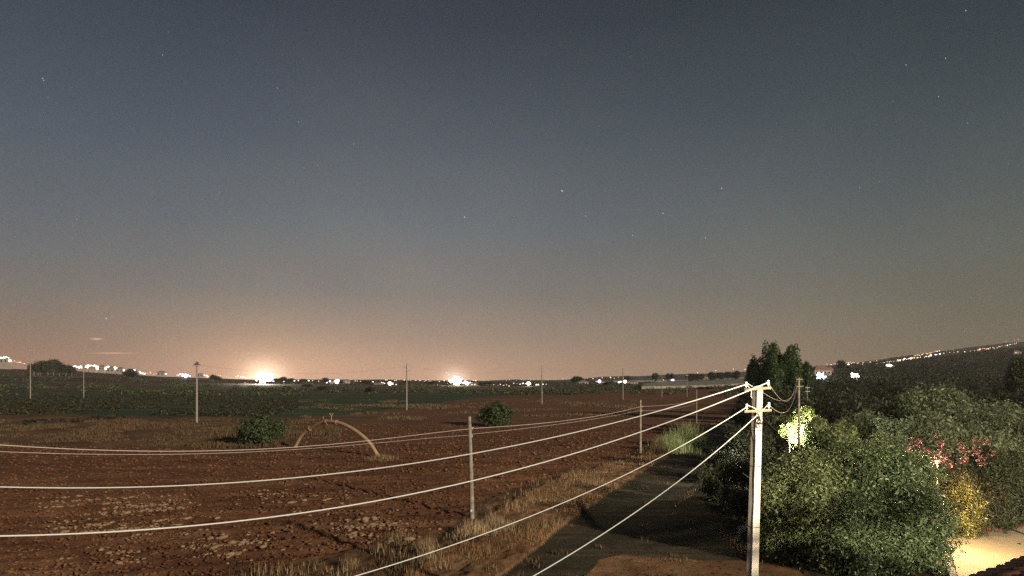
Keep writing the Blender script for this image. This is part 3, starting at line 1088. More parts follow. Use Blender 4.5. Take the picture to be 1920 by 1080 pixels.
tuft(800, 1048, 380, 0.22, 0.5, 1.25, M_strawb, 'grass_tuft', 'tall pale straw tuft leaning right of the lowest wires', 'grass tuft', 1, wid=0.045)
tuft(884, 1003, 900, 0.5, 0.3, 0.9, M_strawb, 'grass_tuft', 'bright straw clump in front of the wooden pole foot', 'grass tuft', 2, wid=0.045)
tuft(925, 992, 1100, 0.7, 0.3, 0.85, M_strawb, 'grass_tuft', 'wide bright straw clump right of the wooden pole foot', 'grass tuft', 3, wid=0.045)
tuft(1258, 846, 1200, 1.25, 1.2, 2.6, M_reed, 'reed_clump', 'tall pale green reeds at the left of the clump beside the lane', 'reeds', 4, lean=0.55, wid=0.08)
tuft(1290, 838, 1600, 1.4, 1.6, 3.4, M_reed, 'reed_clump', 'tallest bright green reeds beside the lane', 'reeds', 5, lean=0.55, wid=0.08)
tuft(1232, 850, 420, 0.7, 0.9, 2.0, M_straw2, 'reed_clump', 'thin brownish stems at the far left of the reeds', 'reeds', 6, lean=0.3, wid=0.06)
tuft(655, 1068, 240, 0.25, 0.4, 0.8, M_straw, 'grass_tuft', 'small straw tuft near the bottom of the picture', 'grass tuft', 7)
tuft(745, 1012, 300, 0.5, 0.25, 0.6, M_straw, 'grass_tuft', 'low whitish tuft left of the wooden pole among the stones', 'grass tuft', 8)
tuft(716, 862, 500, 0.9, 0.3, 0.8, M_straw, 'grass_tuft', 'dry tuft at the right foot of the arched pipe', 'grass tuft', 9, wid=0.06)

# ---- clods and pale stones on the ploughed field
PHI = (1 + 5 ** 0.5) / 2
ICO = np.array([(-1, PHI, 0), (1, PHI, 0), (-1, -PHI, 0), (1, -PHI, 0), (0, -1, PHI), (0, 1, PHI), (0, -1, -PHI), (0, 1, -PHI), (PHI, 0, -1), (PHI, 0, 1), (-PHI, 0, -1), (-PHI, 0, 1)]) / 1.9
ICF = np.array([(0, 11, 5), (0, 5, 1), (0, 1, 7), (0, 7, 10), (0, 10, 11), (1, 5, 9), (5, 11, 4), (11, 10, 2), (10, 7, 6), (7, 1, 8), (3, 9, 4), (3, 4, 2), (3, 2, 6), (3, 6, 8), (3, 8, 9), (4, 9, 5), (2, 4, 11), (6, 2, 10), (8, 6, 7), (9, 8, 1)])


def rocks(x, y, z, s, rs):
    n = len(x)
    v = ICO[None] * (0.65 + 0.7 * rs.random((n, 12, 1))) * s[:, None, None]
    v = v * np.array([1.2, 1.0, 0.7])[None, None]
    a = rs.uniform(0, 6.28, n)
    ca, sa = np.cos(a)[:, None], np.sin(a)[:, None]
    vx = v[:, :, 0] * ca - v[:, :, 1] * sa
    vy = v[:, :, 0] * sa + v[:, :, 1] * ca
    v = np.stack([vx + x[:, None], vy + y[:, None], v[:, :, 2] + z[:, None]], -1)
    f = ICF[None] + (np.arange(n) * 12)[:, None, None]
    return v.reshape(-1, 3), f.reshape(-1, 3)


rs = np.random.default_rng(61)
x, y = scatter_px(60000, -100, 1320, 23, 115, rs)
k = inside(P_field, x, y) & ~inside(P_edge, x, y) & ~inside(P_garden, x, y) & ~inside(P_road, x, y) & ~inside(P_drive, x, y)
fr2, _, _ = furrows(x, y)
k &= (rs.random(len(x)) < 0.35 + 0.45 * (fr2 > 0))
x, y = x[k][:17000], y[k][:17000]
s = 0.03 + 0.085 * rs.random(len(x)) ** 3 * np.clip(y / 40, 1, 2)
v, f = rocks(x, y, base_z(x, y) + 0.06, s, rs)
tag(link('soil_clods', np_mesh('soil_clods', v, f, 3, M_soil)), 'red brown clods of the ploughed soil', kind='stuff')

x, y = scatter_px(16000, 800, 1460, 24, 75, rs)
k = (inside(P_road, x, y) | inside(P_drive, x, y))
x, y = x[k][:2200], y[k][:2200]
s = 0.010 + 0.04 * rs.random(len(x)) ** 4
v, f = rocks(x, y, base_z(x, y) - 0.04, s, rs)
tag(link('lane_gravel', np_mesh('lane_gravel', v, f, 3, M_road)), 'loose gravel on the lane and the driveway', kind='stuff')

M_stone = mat('pale_clod', color=(0.20, 0.12, 0.07), color2=(0.36, 0.25, 0.155), scale=5, bump=0.5)
stone_me = []
for k in range(8):
    v, f = rocks(np.zeros(1), np.zeros(1), np.zeros(1), np.ones(1), rs)
    stone_me.append(np_mesh('stone', v, f, 3, M_stone))
M_stone2 = mat('tan_clod', color=(0.20, 0.12, 0.066), color2=(0.33, 0.22, 0.13), scale=5, bump=0.5)
patches = [(210, 945, 130, 10, 60), (280, 962, 70, 16, 60), (180, 990, 80, 8, 36), (240, 985, 50, 12, 30), (300, 955, 60, 20, 36), (350, 1030, 80, 16, 30), (440, 1020, 50, 14, 30), (720, 985, 40, 12, 34), (660, 985, 30, 10, 10), (680, 1000, 50, 12, 26),
           (230, 1047, 60, 10, 12), (560, 940, 60, 12, 24), (520, 925, 60, 8, 18)]
ns = 0
small = []
for (cx, cy, wx, wy, n) in patches:
    for i in range(n * 15):
        px = cx + rs.normal() * wx * 0.85
        py = cy + rs.normal() * wy * 0.95
        if not (20 < px < 900 and 890 < py < 1078):
            continue
        d = 9200 / (py - HY)
        x, y = (px - 960) / F * d, d
        f_, al, ac = furrows(np.array([x]), np.array([y]))
        if (f_[0] < 0.45 and rs.random() < 0.9) or fbm(np.array([x / 1.3]), np.array([y / 1.3]), 2)[0] < 0.31:
            continue
        s_ = 0.05 + 0.15 * rs.random() ** 3
        if i >= n * 2.2 or s_ < 0.07 or ns >= 280:
            small.append((x, y, s_ * 0.6))
            continue
        o = link('stone', stone_me[rs.integers(8)], loc=(x, y, gz(x, y) + 0.10))
        o.scale = (s_ * rs.uniform(0.9, 1.8), s_, s_ * rs.uniform(0.7, 1.2))
        o.rotation_euler = (0, 0, PLOUGH + rs.normal() * 0.5)
        tag(o, 'pale stony clod lying on the red ploughed soil', 'stone', 'pale stones and clods on the ploughed field')
        ns += 1
sm = np.array(small)
v, f = rocks(sm[:, 0], sm[:, 1], base_z(sm[:, 0], sm[:, 1]) + 0.09, sm[:, 2], rs)
tag(link('small_stones', np_mesh('small_stones', v, f, 3, M_stone2)), 'small pale stones strewn over the ploughed soil', kind='stuff')

# ------------------------------------------------------------------ main concrete pole
M_conc = mat('concrete', color=(0.30, 0.27, 0.22), color2=(0.46, 0.42, 0.355), scale=3, bump=0.3, bumpd=0.01, lim=(0.3, 0.7))
M_wood = mat('pole_wood', color=(0.20, 0.16, 0.13), color2=(0.38, 0.33, 0.28), scale=5, bump=0.4)
M_iron = mat('rusty_iron', color=(0.34, 0.22, 0.13), color2=(0.46, 0.34, 0.22), scale=12, rough=0.7)
M_dark = mat('dark_cable', color=(0.03, 0.03, 0.03), rough=0.6)
M_porc = mat('porcelain', color=(0.75, 0.75, 0.72), rough=0.2, spec=0.6)
M_wire = mat('wire', color=(0.80, 0.78, 0.74), rough=0.5, spec=0.5)
M_wiret = mat('thin_wire', color=(0.62, 0.52, 0.46), rough=0.5)
M_steel = mat('galvanised', color=(0.45, 0.45, 0.44), rough=0.5, metal=0.3)
PD = 15.5
top = ray(1421, 724.5, PD)
bot_dir = ray(1410.5, 1080, PD)
slope_x = (bot_dir.x - top.x) / (bot_dir.z - top.z)
base = Vector((top.x - slope_x * top.z, PD, 0))
pole = empty('concrete_pole', base)
tag(pole, 'near concrete utility pole with two crossarms, cream lit on its right face', 'utility pole')


def shaft_square(h_, w0, w1, lx, yaw, ch=0.012):
    mb = MB()
    rings = []
    for t in np.linspace(0, 1, 12):
        w = (w0 + (w1 - w0) * t) / 2
        ring = []
        for (sx_, sy_) in ((-1, -1), (1, -1), (1, 1), (-1, 1)):
            for e in (0, 1):
                ex = sx_ * w
                ey = sy_ * w
                if (e == 0) == (sx_ * sy_ > 0):
                    ey -= sy_ * ch * 1.5
                else:
                    ex -= sx_ * ch * 1.5
                ring.append((ex, ey))
        ring.sort(key=lambda p: math.atan2(p[1], p[0]))
        rings.append([(lx * t + a * math.cos(yaw) - b * math.sin(yaw), a * math.sin(yaw) + b * math.cos(yaw), h_ * t) for a, b in ring])
    vs = [v for r_ in rings for v in r_]
    fs = []
    for i in range(11):
        for k in range(8):
            fs.append((i * 8 + k, i * 8 + (k + 1) % 8, (i + 1) * 8 + (k + 1) % 8, (i + 1) * 8 + k))
    fs.append(tuple(range(88, 96)))
    mb.add(vs, fs)
    return mb


ph = top.z
lx = top.x - base.x
shaft_square(ph, 0.245, 0.190, lx, math.radians(14)).build('shaft', M_conc, pole)


def at_pole(px, py, depth=PD):
    return ray(px, py, depth) - base


for (xa, ya, xb, yb) in ((1396, 730.5, 1446, 727.2), (1396, 771.7, 1446.5, 769)):
    mb = MB()
    a, b = at_pole(xa, ya, PD - 0.12), at_pole(xb, yb, PD - 0.22)
    mb.tube([a, b], 0.031, 4)
    mb.build('crossarm', M_iron, pole)


def insulator(p, parent):
    mb = MB()
    for i, (r0, z0) in enumerate(((0.040, 0.0), (0.040, 0.045), (0.036, 0.09))):
        mb.tube([(p.x, p.y, p.z - 0.06 + z0), (p.x, p.y, p.z - 0.06 + z0 + 0.012), (p.x, p.y, p.z - 0.06 + z0 + 0.034)], [r0 * 0.75, r0, r0 * 0.62], 10)
    o = mb.build('insulator', M_porc, parent)
    mb = MB()
    mb.tube([(p.x, p.y, p.z - 0.13), (p.x, p.y, p.z - 0.055)], 0.010, 6)
    mb.build('pin', M_steel, o)
    return o


ins = {}
for k, (a, b, dep) in {'lu': (1399, 720.5, PD - 0.12), 'ru': (1440.5, 717.5, PD - 0.2), 'll': (1400, 762, PD - 0.12), 'rl': (1441.5, 759, PD - 0.2)}.items():
    ins[k] = ray(a, b, dep)
    insulator(ins[k] - base, pole)
for py_, yaw in ((807, 0), (874, 0), (987, 0), (776, 0), (733, 0)):
    t = (H - PD * (py_ - HY) / F) / ph
    w = 0.245 + (0.190 - 0.245) * t + 0.006
    mb = MB()
    mb.box((lx * t, 0, ph * t), (w, w, 0.018), math.radians(14))
    mb.build('strap', M_dark, pole)
# cable running down the seam of the two visible faces
mb = MB()
pts = []
for k, t in enumerate(np.linspace(0.995, 0.03, 30)):
    w = (0.245 + (0.190 - 0.245) * t) * 0.707 + 0.006
    a_ = math.radians(-135 + 14)
    pts.append((lx * t + math.cos(a_) * w + 0.004 * math.sin(k * 1.3), math.sin(a_) * w, ph * t))
mb.tube(pts, 0.0085, 5)
mb.build('cable', M_dark, pole)
mb = MB()
pts = [at_pole(a, b, PD - 0.24) for a, b in ((1421, 775), (1424, 782), (1426, 790), (1422, 796), (1424, 800), (1419, 803), (1417, 797), (1419, 790))]
mb.tube(pts, 0.014, 5)
mb.build('junction_loop', M_dark, pole)
mb = MB()
c = at_pole(1425, 794, PD - 0.2)
mb.box(c, (0.10, 0.06, 0.05), 0.4)
c = at_pole(1422, 785, PD - 0.2)
mb.box(c, (0.05, 0.05, 0.12), 0.4)
mb.build('clamp', M_dark, pole)
mb = MB()
mb.tube([at_pole(a, b, PD - 0.15) for a, b in ((1401, 722), (1405, 727), (1409, 734), (1408, 742), (1410, 746))], 0.008, 5)
mb.tube([at_pole(a, b, PD - 0.15) for a, b in ((1402, 719), (1408, 723), (1414, 726), (1424, 723), (1438, 716))], 0.007, 5)
mb.tube([at_pole(a, b, PD - 0.15) for a, b in ((1402, 760), (1410, 763), (1417, 766), (1420, 772))], 0.008, 5)
mb.tube([at_pole(a, b, PD - 0.22) for a, b in ((1439, 760), (1434, 765), (1427, 772), (1422, 776))], 0.007, 5)
mb.build('jumper_wire', M_wire, pole)
mb = MB()
mb.tube([at_pole(a, b, PD - 0.2) for a, b in ((1420, 786), (1416, 795), (1417, 804), (1418, 830), (1416.5, 900), (1414, 980), (1410, 1078))], 0.006, 5)
mb.build('ground_wire', M_wire, pole)


# ------------------------------------------------------------------ wires: straight in plan, parabolic sag fitted to the sight lines
def plan_wire(A, B, obs, name, label, rad, m, cat='power line', t0=0.0, t1=1.0, n=60, group=None):
    """A,B: (x,y) plan points. obs: pixel pairs seen along the wire."""
    A = Vector((A[0], A[1]))
    B = Vector((B[0], B[1]))
    D = B - A
    ts, zs = [], []
    for px, py in obs:
        u = (px - 960) / F
        t = (u * A.y - A.x) / (D.x - u * D.y)
        dep = A.y + t * D.y
        ts.append(t)
        zs.append(H + dep * (HY - py) / F)
    deg = 2 if len(obs) > 2 else 1
    if len(obs) > 5:
        deg = 3
    co = np.polyfit(ts, zs, deg)
    pts = []
    for t in np.linspace(t0, t1, n):
        p = A + D * t
        pts.append(Vector((p.x, p.y, float(np.polyval(co, t)))))
    mb = MB()
    org = pts[0].copy()
    mb.tube([p - org for p in pts], rad, 6)
    o = mb.build(name, m, loc=org)
    tag(o, label, cat, group)
    return co


def pxy(px, d):
    return ((px - 960) / F * d, d)


g1 = 'wires from the near concrete pole to the left'
plan_wire((ins['lu'].x, ins['lu'].y), pxy(0, 11.2), [(1398, 721), (1200, 780), (960, 836.5), (720, 877), (480, 901), (240, 914), (160, 915.5), (0, 912.5)], 'power_line', 'uppermost of the four bright wires, from the upper left insulator to the left edge', 0.0125, M_wire, t1=1.25, group=g1)
plan_wire((ins['ru'].x, ins['ru'].y), pxy(0, 8.6), [(1438, 716), (1420, 727), (1210, 810), (1072, 849.5), (960, 881), (720, 936), (480, 974), (240, 998.5), (0, 1002.5)], 'power_line', 'second bright wire from the top, thickest at the left edge', 0.0125, M_wire, t1=1.2, group=g1)
plan_wire((ins['ll'].x, ins['ll'].y), pxy(668, 11.0), [(1398, 764.5), (1325, 810), (1252, 849.5), (960, 981), (850, 1022), (668, 1079.5)], 'power_line', 'third bright wire, leaving the bottom edge left of centre', 0.0105, M_wire, t1=1.15, group=g1)
plan_wire(pxy(1420, PD - 0.2), pxy(1002, 10.5), [(1420, 777.5), (1385, 810), (1340, 849.5), (1180, 967), (1002, 1079.5)], 'power_line', 'lowest and steepest bright wire, leaving the bottom edge at centre', 0.0105, M_wire, t1=1.15, group=g1)

# ------------------------------------------------------------------ round poles


def round_pole(px, d, base_py, top_py, rpx, m, name='utility_pole', label='', lean=0.0, cat='utility pole', arms=(), zb=None):
    x = (px - 960) / F * d
    z0 = gz(x, d) if zb is None else zb
    ht = H + d * (HY - top_py) / F - z0
    rr = rpx * d / F / 2
    t = empty(name, (x, d, z0))
    tag(t, label, cat)
    mb = MB()
    mb.tube([(lean * -ht, 0, -0.4), (lean * -ht * 0.5, 0, ht * 0.5), (0, 0, ht)], [rr * 1.15, rr, rr * 0.8], 10)
    mb.build('shaft', m, t)
    for (apx, apy, w, th) in arms:
        ax = (apx - px) * d / F
        az = H + d * (HY - apy) / F - z0
        mb = MB()
        hw = w * d / F / 2
        mb.box((ax, -rr, az), (hw * 2, 0.12 * max(1, d / 90), th * d / F))
        for sx_ in (-1, 1):
            mb.tube([(ax + sx_ * hw * 0.9, -rr, az), (ax + sx_ * hw * 0.9, -rr, az + 1.6 * d / F)], 0.5 * d / F, 5)
        mb.build('crossarm', M_iron if d < 60 else M_steel, t)
    return t


dA, dB = 9200 / (970 - HY), 9200 / (850 - HY)
pA = round_pole(880, dA, 970, 781, 8.0, M_wood, label='weathered wooden pole standing in the middle of the ploughed field edge', lean=-0.03)
pB = round_pole(1201, dB, 850, 750, 3.6, M_wood, label='thin wooden pole left of the green reeds')
for pp, off in ((pA, (803, 817)), (pB, (762, 770))):
    d = pp.location.y
    for py in off:
        z_ = H + d * (HY - py) / F
        insulator(Vector((0.16, -0.05, z_ - pp.location.z)), pp)
mb = MB()
mb.box((0.13, -0.12, 0.42), (0.10, 0.06, 0.14))
mb.build('marker_plate', M_porc, pA)
round_pole(1306, 118, 0, 730, 2.0, M_wood, label='small dim pole far down the lane, right of the reeds')

A2 = (pB.location.x, pB.location.y)
B2 = (pA.location.x, pA.location.y)
g2 = 'thin wires along the two wooden poles'
plan_wire(B2, (B2[0] * 2 - A2[0], B2[1] * 2 - A2[1]), [(880, 804), (720, 823.5), (560, 837), (400, 844), (280, 847), (160, 845), (0, 832.5)], 'telephone_wire', 'upper thin wire sagging from the wooden pole to the left edge', 0.013, M_wiret, 'wire', t1=0.8, group=g2)
plan_wire(B2, (B2[0] * 2 - A2[0], B2[1] * 2 - A2[1]), [(880, 816), (760, 826), (600, 839), (440, 848), (300, 853), (120, 851), (0, 846)], 'telephone_wire', 'lower thin wire sagging from the wooden pole to the left edge', 0.008, M_wiret, 'wire', t1=0.8, group=g2)
plan_wire(B2, A2, [(884, 803), (960, 799), (1080, 786), (1150, 774), (1199, 763)], 'telephone_wire', 'upper thin wire spanning between the two wooden poles', 0.015, M_wiret, 'wire', group=g2)
plan_wire(B2, A2, [(884, 814), (960, 806), (1080, 791), (1150, 779), (1199, 770)], 'telephone_wire', 'lower thin wire spanning between the two wooden poles', 0.010, M_wiret, 'wire', group=g2)
A3 = pxy(1306, 118)
plan_wire(A2, A3, [(1203, 762), (1250, 759.5), (1306, 750)], 'telephone_wire', 'thin wire from the reed-side pole to the pole down the lane', 0.02, M_wiret, 'wire', group=g2)
plan_wire(A2, A3, [(1203, 770), (1250, 768), (1306, 756)], 'telephone_wire', 'lower thin wire from the reed-side pole to the pole down the lane', 0.014, M_wiret, 'wire', group=g2)

# pole behind, right of the near one, and its wires
p3 = round_pole(1498, 45, 0, 708, 4.2, M_wood, label='slim wooden pole in front of the brightly lit tree', arms=((1498, 711.5, 11, 1.2), (1498, 724.5, 13, 1.2)))
round_pole(1513.5, 85, 0, 722, 2.2, M_wood, label='thin far pole right of the slim wooden pole', arms=((1513.5, 727, 8, 1), (1513.5, 734, 8, 1)))
g3 = 'slack wires from the near pole to the slim pole'


def sag_wire(P, Q, sag, rad, m, name, label, cat='wire', group=None, n=24):
    P, Q = Vector(P), Vector(Q)
    mb = MB()
    pts = []
    for i in range(n + 1):
        t = i / n
        p = (Q - P) * t
        p.z -= 4 * sag * t * (1 - t)
        pts.append(p)
    mb.tube(pts, rad, 5)
    tag(mb.build(name, m, loc=P), label, cat, group)


sag_wire(ins['ru'], ray(1494, 711, 44.8), 0.95, 0.007, M_wiret, 'slack_wire', 'upper slack wire from the upper right insulator to the slim pole', group=g3)
sag_wire(ray(1430, 735, PD), ray(1500, 711, 44.8), 0.75, 0.005, M_wiret, 'slack_wire', 'thin slack wire leaving the right face of the near pole', group=g3)
sag_wire(ins['rl'], ray(1494, 724, 44.8), 0.85, 0.007, M_wiret, 'slack_wire', 'lower slack wire from the lower right insulator to the slim pole', group=g3)
sag_wire(ray(1429, 780, PD - 0.1), ray(1497, 800, 44.8), 0.6, 0.012, M_dark, 'slack_wire', 'dark cable crossing in front of the lit tree to the slim pole', group=g3)

# medium voltage poles on the plain
gmv = 'medium voltage poles crossing the plain'
mv = [
    (369, 122, 680, 3.6, 'second medium voltage pole from the left, topped by a round cluster', ((369, 686, 15, 1.3),)),
    (762.5, 172, 683, 2.6, 'medium voltage pole with three staggered arms, left of centre', ((765, 683, 6, 1.1), (758.5, 689, 6, 1.1), (766, 695, 7, 1.1))),
    (1016, 215, 686, 2.0, 'medium voltage pole with three staggered arms, right of centre', ((1018, 686.5, 5, 1), (1013.5, 690, 5, 1), (1018, 695, 6, 1))),
    (1168, 262, 690, 1.8, 'farther medium voltage pole left of the pale field', ((1170, 691, 4, 0.9), (1166, 695, 4, 0.9), (1170, 699, 4, 0.9))),
    (57, 260, 652, 1.6, 'medium voltage pole on the rise at the far left', ((58, 653, 4, 1), (54, 657.5, 5, 1), (61, 658, 5, 1))),
    (157, 270, 675, 1.3, 'thin faint pole in front of the lights of the far left town', ((157, 676, 4, 0.8),)),
    (1241, 300, 697, 1.3, 'short distant pole left of the pale field', ((1241, 699, 4, 0.8),)),
    (1288, 300, 703, 1.2, 'short distant pole behind the pale field', ((1288, 704, 4, 0.8),)),
]
mvp = []
for (px, d, tp, rp, lb, arms) in mv:
    t = round_pole(px, d, 0, tp, rp, mat('grey_concrete', color=(0.30, 0.27, 0.24)), 'power_pole', lb, arms=arms)
    t['group'] = gmv
    mvp.append(t)
# the round cluster of insulators and brackets on the second pole
t = mvp[0]
d = 122
ht = H + d * (HY - 680) / F - t.location.z
mb = MB()
rr = random.Random(4)
for i in range(46):
    a = rr.random() * 6.28
    e = rr.random() * 2.6 - 0.6
    L = 0.35 + 0.35 * rr.random()
    q_ = (math.cos(a) * math.cos(e) * L * 1.1, math.sin(a) * math.cos(e) * L, ht - 0.25 + math.sin(e) * L * 0.8)
    mb.tube([(0, 0, ht - 0.4), q_], [0.05, 0.03], 4)
mb.build('nest', M_dark if False else mat('twigs', color=(0.12, 0.08, 0.05)), t)
# high wires between them
gw = 'faint high wires between the medium voltage poles'
order = [0, 1, 2, 3]
for a_, b_ in ((0, 1), (1, 2), (2, 3)):
    pa, pb = mvp[a_], mvp[b_]
    za = pa.location.z + (H + pa.location.y * (HY - mv[a_][2]) / F - pa.location.z) - 0.4
    zb = H + pb.location.y * (HY - mv[b_][2]) / F - 0.4
    sag_wire((pa.location.x, pa.location.y, za), (pb.location.x, pb.location.y, zb), 2.0, 0.012, M_dark, 'high_wire', ['faint high wire from the round-topped pole to the next', 'faint high wire spanning the middle of the plain', 'faint high wire running to the farther pole on the right'][a_], group=gw)

# ------------------------------------------------------------------ arched irrigation pipe
M_pipe = mat('pipe_paint', color=(0.34, 0.22, 0.12), color2=(0.50, 0.36, 0.22), scale=1.6, bump=0.2, lim=(0.3, 0.7))
M_pipe2 = mat('pipe_rust', color=(0.36, 0.16, 0.08), color2=(0.5, 0.3, 0.18), scale=5)
arc_px = [(552, 842), (554, 837), (560, 825), (567.5, 814), (578, 805.5), (591, 797.7), (603, 792.8), (615.4, 790.6), (627.6, 791.4), (642, 795), (657, 802), (672.4, 812), (686.7, 824), (697, 836), (708, 854), (711, 860)]
L_, R_ = G(553, 840), G(709, 857)
arcpts = []
for a, b in arc_px:
    u = (a - 960) / F
    D_ = R_ - L_
    t = (u * L_.y - L_.x) / (D_.x - u * D_.y)
    dep = L_.y + t * D_.y
    arcpts.append(ray(a, b, dep))
pr = empty('arched_pipe', (L_ + R_) / 2)
tag(pr, 'tan irrigation pipe arching over the ploughed field between its two feet', 'pipe arch')
o0 = pr.location


def smooth(pts, n):
    out = []
    P = [np.array(p) for p in pts]
    P = [2 * P[0] - P[1]] + P + [2 * P[-1] - P[-2]]
    for i in range(1, len(P) - 2):
        for k in range(n):
            t = k / n
            out.append(0.5 * ((2 * P[i]) + (-P[i - 1] + P[i + 1]) * t + (2 * P[i - 1] - 5 * P[i] + 4 * P[i + 1] - P[i + 2]) * t * t + (-P[i - 1] + 3 * P[i] - 3 * P[i + 1] + P[i + 2]) * t ** 3))
    out.append(P[-2])
    return [Vector(p) for p in out]


sp = smooth([p - o0 for p in arcpts], 4)
mb = MB()
mb.tube(sp, 0.21, 14)
mb.build('pipe', M_pipe, pr)


def flange(i, r0=0.275, w=0.09, m=M_pipe2):
    p = sp[i]
    d = (sp[min(i + 1, len(sp) - 1)] - sp[max(0, i - 1)]).normalized()
    mb = MB()
    mb.tube([p - d * w / 2, p + d * w / 2], r0, 16)
    mb.build('flange', m, pr)


for i in (17, 27, 33):
    flange(i)
k = 30
mb = MB()
mb.tube([sp[k], sp[k] + Vector((0, 0, 0.65))], 0.05, 6)
mb.tube([sp[k] + Vector((0, 0, 0.6)), sp[k] + Vector((-0.22, 0, 0.95))], 0.035, 6)
mb.tube([sp[k] + Vector((0, 0, 0.6)), sp[k] + Vector((0.22, 0, 0.95))], 0.035, 6)
mb.tube([sp[k] + Vector((-0.2, 0, 0.9)), sp[k] + Vector((0.2, 0, 0.9))], 0.03, 6)
mb.build('air_valve', M_pipe, pr)
mb = MB()
p = sp[26]
mb.tube([p, p + Vector((-0.1, 0, 0.35)), p + Vector((-0.22, 0, 0.62))], 0.03, 6)
mb.tube([p + Vector((-0.3, 0, 0.5)), p + Vector((-0.12, 0, 0.62))], 0.025, 6)
mb.build('lever', M_pipe2, pr)
for sx_ in (27, 33):
    mb = MB()
    c = sp[sx_]
    mb.tube([c + Vector((0, -0.24, 0)), c + Vector((0.08, -0.27, -0.2)), c + Vector((0.22, -0.2, -0.4))], 0.03, 6)
    mb.build('hook', M_pipe2, pr)

# ------------------------------------------------------------------ netted vineyard / pale field right of centre
M_net = mat('net_cover', color=(0.20, 0.18, 0.14), color2=(0.34, 0.31, 0.26), scale=0.12, rough=0.9)
for (pts, lb) in (([(1203, 729.5), (1398, 722.5), (1392, 712.5), (1262, 716.5), (1205, 723)], 'pale netted vineyard beyond the ploughed field, nearer of two'),
                  ([(1150, 716.5), (1395, 710), (1390, 703.5), (1300, 706), (1150, 712.5)], 'narrow pale netted vineyard behind the nearer one')):
    g = [G(a, b) for a, b in pts]
    c0 = sum(g, Vector()) / len(g)
    t = empty('netted_vineyard', c0)
    tag(t, lb, 'vineyard', 'netted vineyards')
    poly = [(p.x, p.y) for p in g]
    xs = np.linspace(min(a for a, b in poly), max(a for a, b in poly), 70)
    ys = np.linspace(min(b for a, b in poly), max(b for a, b in poly), 60)
    XX, YY = np.meshgrid(xs, ys)
    ins_ = inside(poly, XX, YY)
    ZZ = base_z(XX, YY) + 2.2 + 0.25 * np.sin(XX * 0.9) + 0.3 * (fbm(XX / 9, YY / 9, 2) - 0.4)
    vv = np.stack([XX - c0.x, YY - c0.y, ZZ - c0.z], -1).reshape(-1, 3)
    I = np.arange(XX.size).reshape(XX.shape)
    qq = np.stack([I[:-1, :-1], I[:-1, 1:], I[1:, 1:], I[1:, :-1]], -1)[ins_[:-1, :-1]]
    uq, inv = np.unique(qq.ravel(), return_inverse=True)
    link('net', np_mesh('net', vv[uq], inv.reshape(-1, 4), 4, M_net), t)
    mb = MB()
    n = len(g)
    a, b = g[0] - c0, g[1] - c0
    for k in range(25):
        p = a + (b - a) * k / 24
        z_ = gz(p.x + c0.x, p.y + c0.y) - c0.z
        mb.box((p.x, p.y - 0.3, z_ + 1.1), (0.25, 0.2, 2.2))
    o = mb.build('posts', M_wood, t)
    o['kind'] = 'stuff'
    mb = MB()
    for k in range(24):
        p, q_ = a + (b - a) * k / 24, a + (b - a) * (k + 1) / 24
        z1, z2 = gz(p.x + c0.x, p.y + c0.y) - c0.z, gz(q_.x + c0.x, q_.y + c0.y) - c0.z
        mb.add([(p.x, p.y - 0.1, z1), (q_.x, q_.y - 0.1, z2), (q_.x, q_.y - 0.1, z2 + 2.15), (p.x, p.y - 0.1, z1 + 2.15)], [(0, 1, 2, 3)])
    mb.build('side_net', M_net, t)

# ------------------------------------------------------------------ far buildings
M_wallw = mat('house_wall', color=(0.30, 0.26, 0.22), color2=(0.40, 0.35, 0.30), scale=0.4)
M_wallp = mat('pinkish_wall', color=(0.50, 0.38, 0.33), color2=(0.58, 0.46, 0.4), scale=0.4)
M_roof = mat('roof_tiles', color=(0.20, 0.13, 0.10), color2=(0.3, 0.2, 0.15), scale=1.0)
M_win = mat('window_glass', color=(0.03, 0.03, 0.035), rough=0.1)
M_litwin = glow_mat('lit_window', (1.0, 0.72, 0.42), 2.2)


def house(px, d, wpx, base_py, wall_py, roof_py, label, wm=M_wallw, nwin=3, lit=(), name='house', cat='house', rz=0.0, gable='hip'):
    d = gd(px, base_py)
    x = (px - 960) / F * d
    g = gz(x, d)
    zb = H + d * (HY - base_py) / F
    w = wpx * d / F
    zw = H + d * (HY - wall_py) / F
    zr = H + d * (HY - roof_py) / F
    zb = min(g, zb) - 0.5
    t = empty(name, (x, d, zb), rz)
    tag(t, label, cat)
    dp = w * 0.55
    mb = MB()
    hwall = zw - zb
    mb.box((0, 0, hwall / 2), (w, dp, hwall))
    mb.build('wall', wm, t)
    hr = zr - zw
    mb = MB()
    e = 0.4
    a, b = w / 2 + e, dp / 2 + e
    r_ = w / 2 - dp / 2 if gable == 'hip' else w / 2 + e
    z0 = hwall + 0.003
    mb.add([(-a, -b, z0), (a, -b, z0), (a, b, z0), (-a, b, z0), (-r_, 0, z0 + hr), (r_, 0, z0 + hr)], [(0, 1, 5, 4), (1, 2, 5), (2, 3, 4, 5), (3, 0, 4), (3, 2, 1, 0)])
    mb.build('roof', M_roof, t)
    for k in range(nwin):
        wx = -w / 2 + w * (k + 0.5) / nwin
        mb = MB()
        ww = w / nwin * 0.34
        wh = min(hwall * 0.3, ww * 1.3)
        mb.box((wx, -dp / 2 - 0.03, hwall - wh * 1.1 - 0.25), (ww, 0.10, wh))
        mb.build('window', M_litwin if k in lit else M_win, t)
    return t


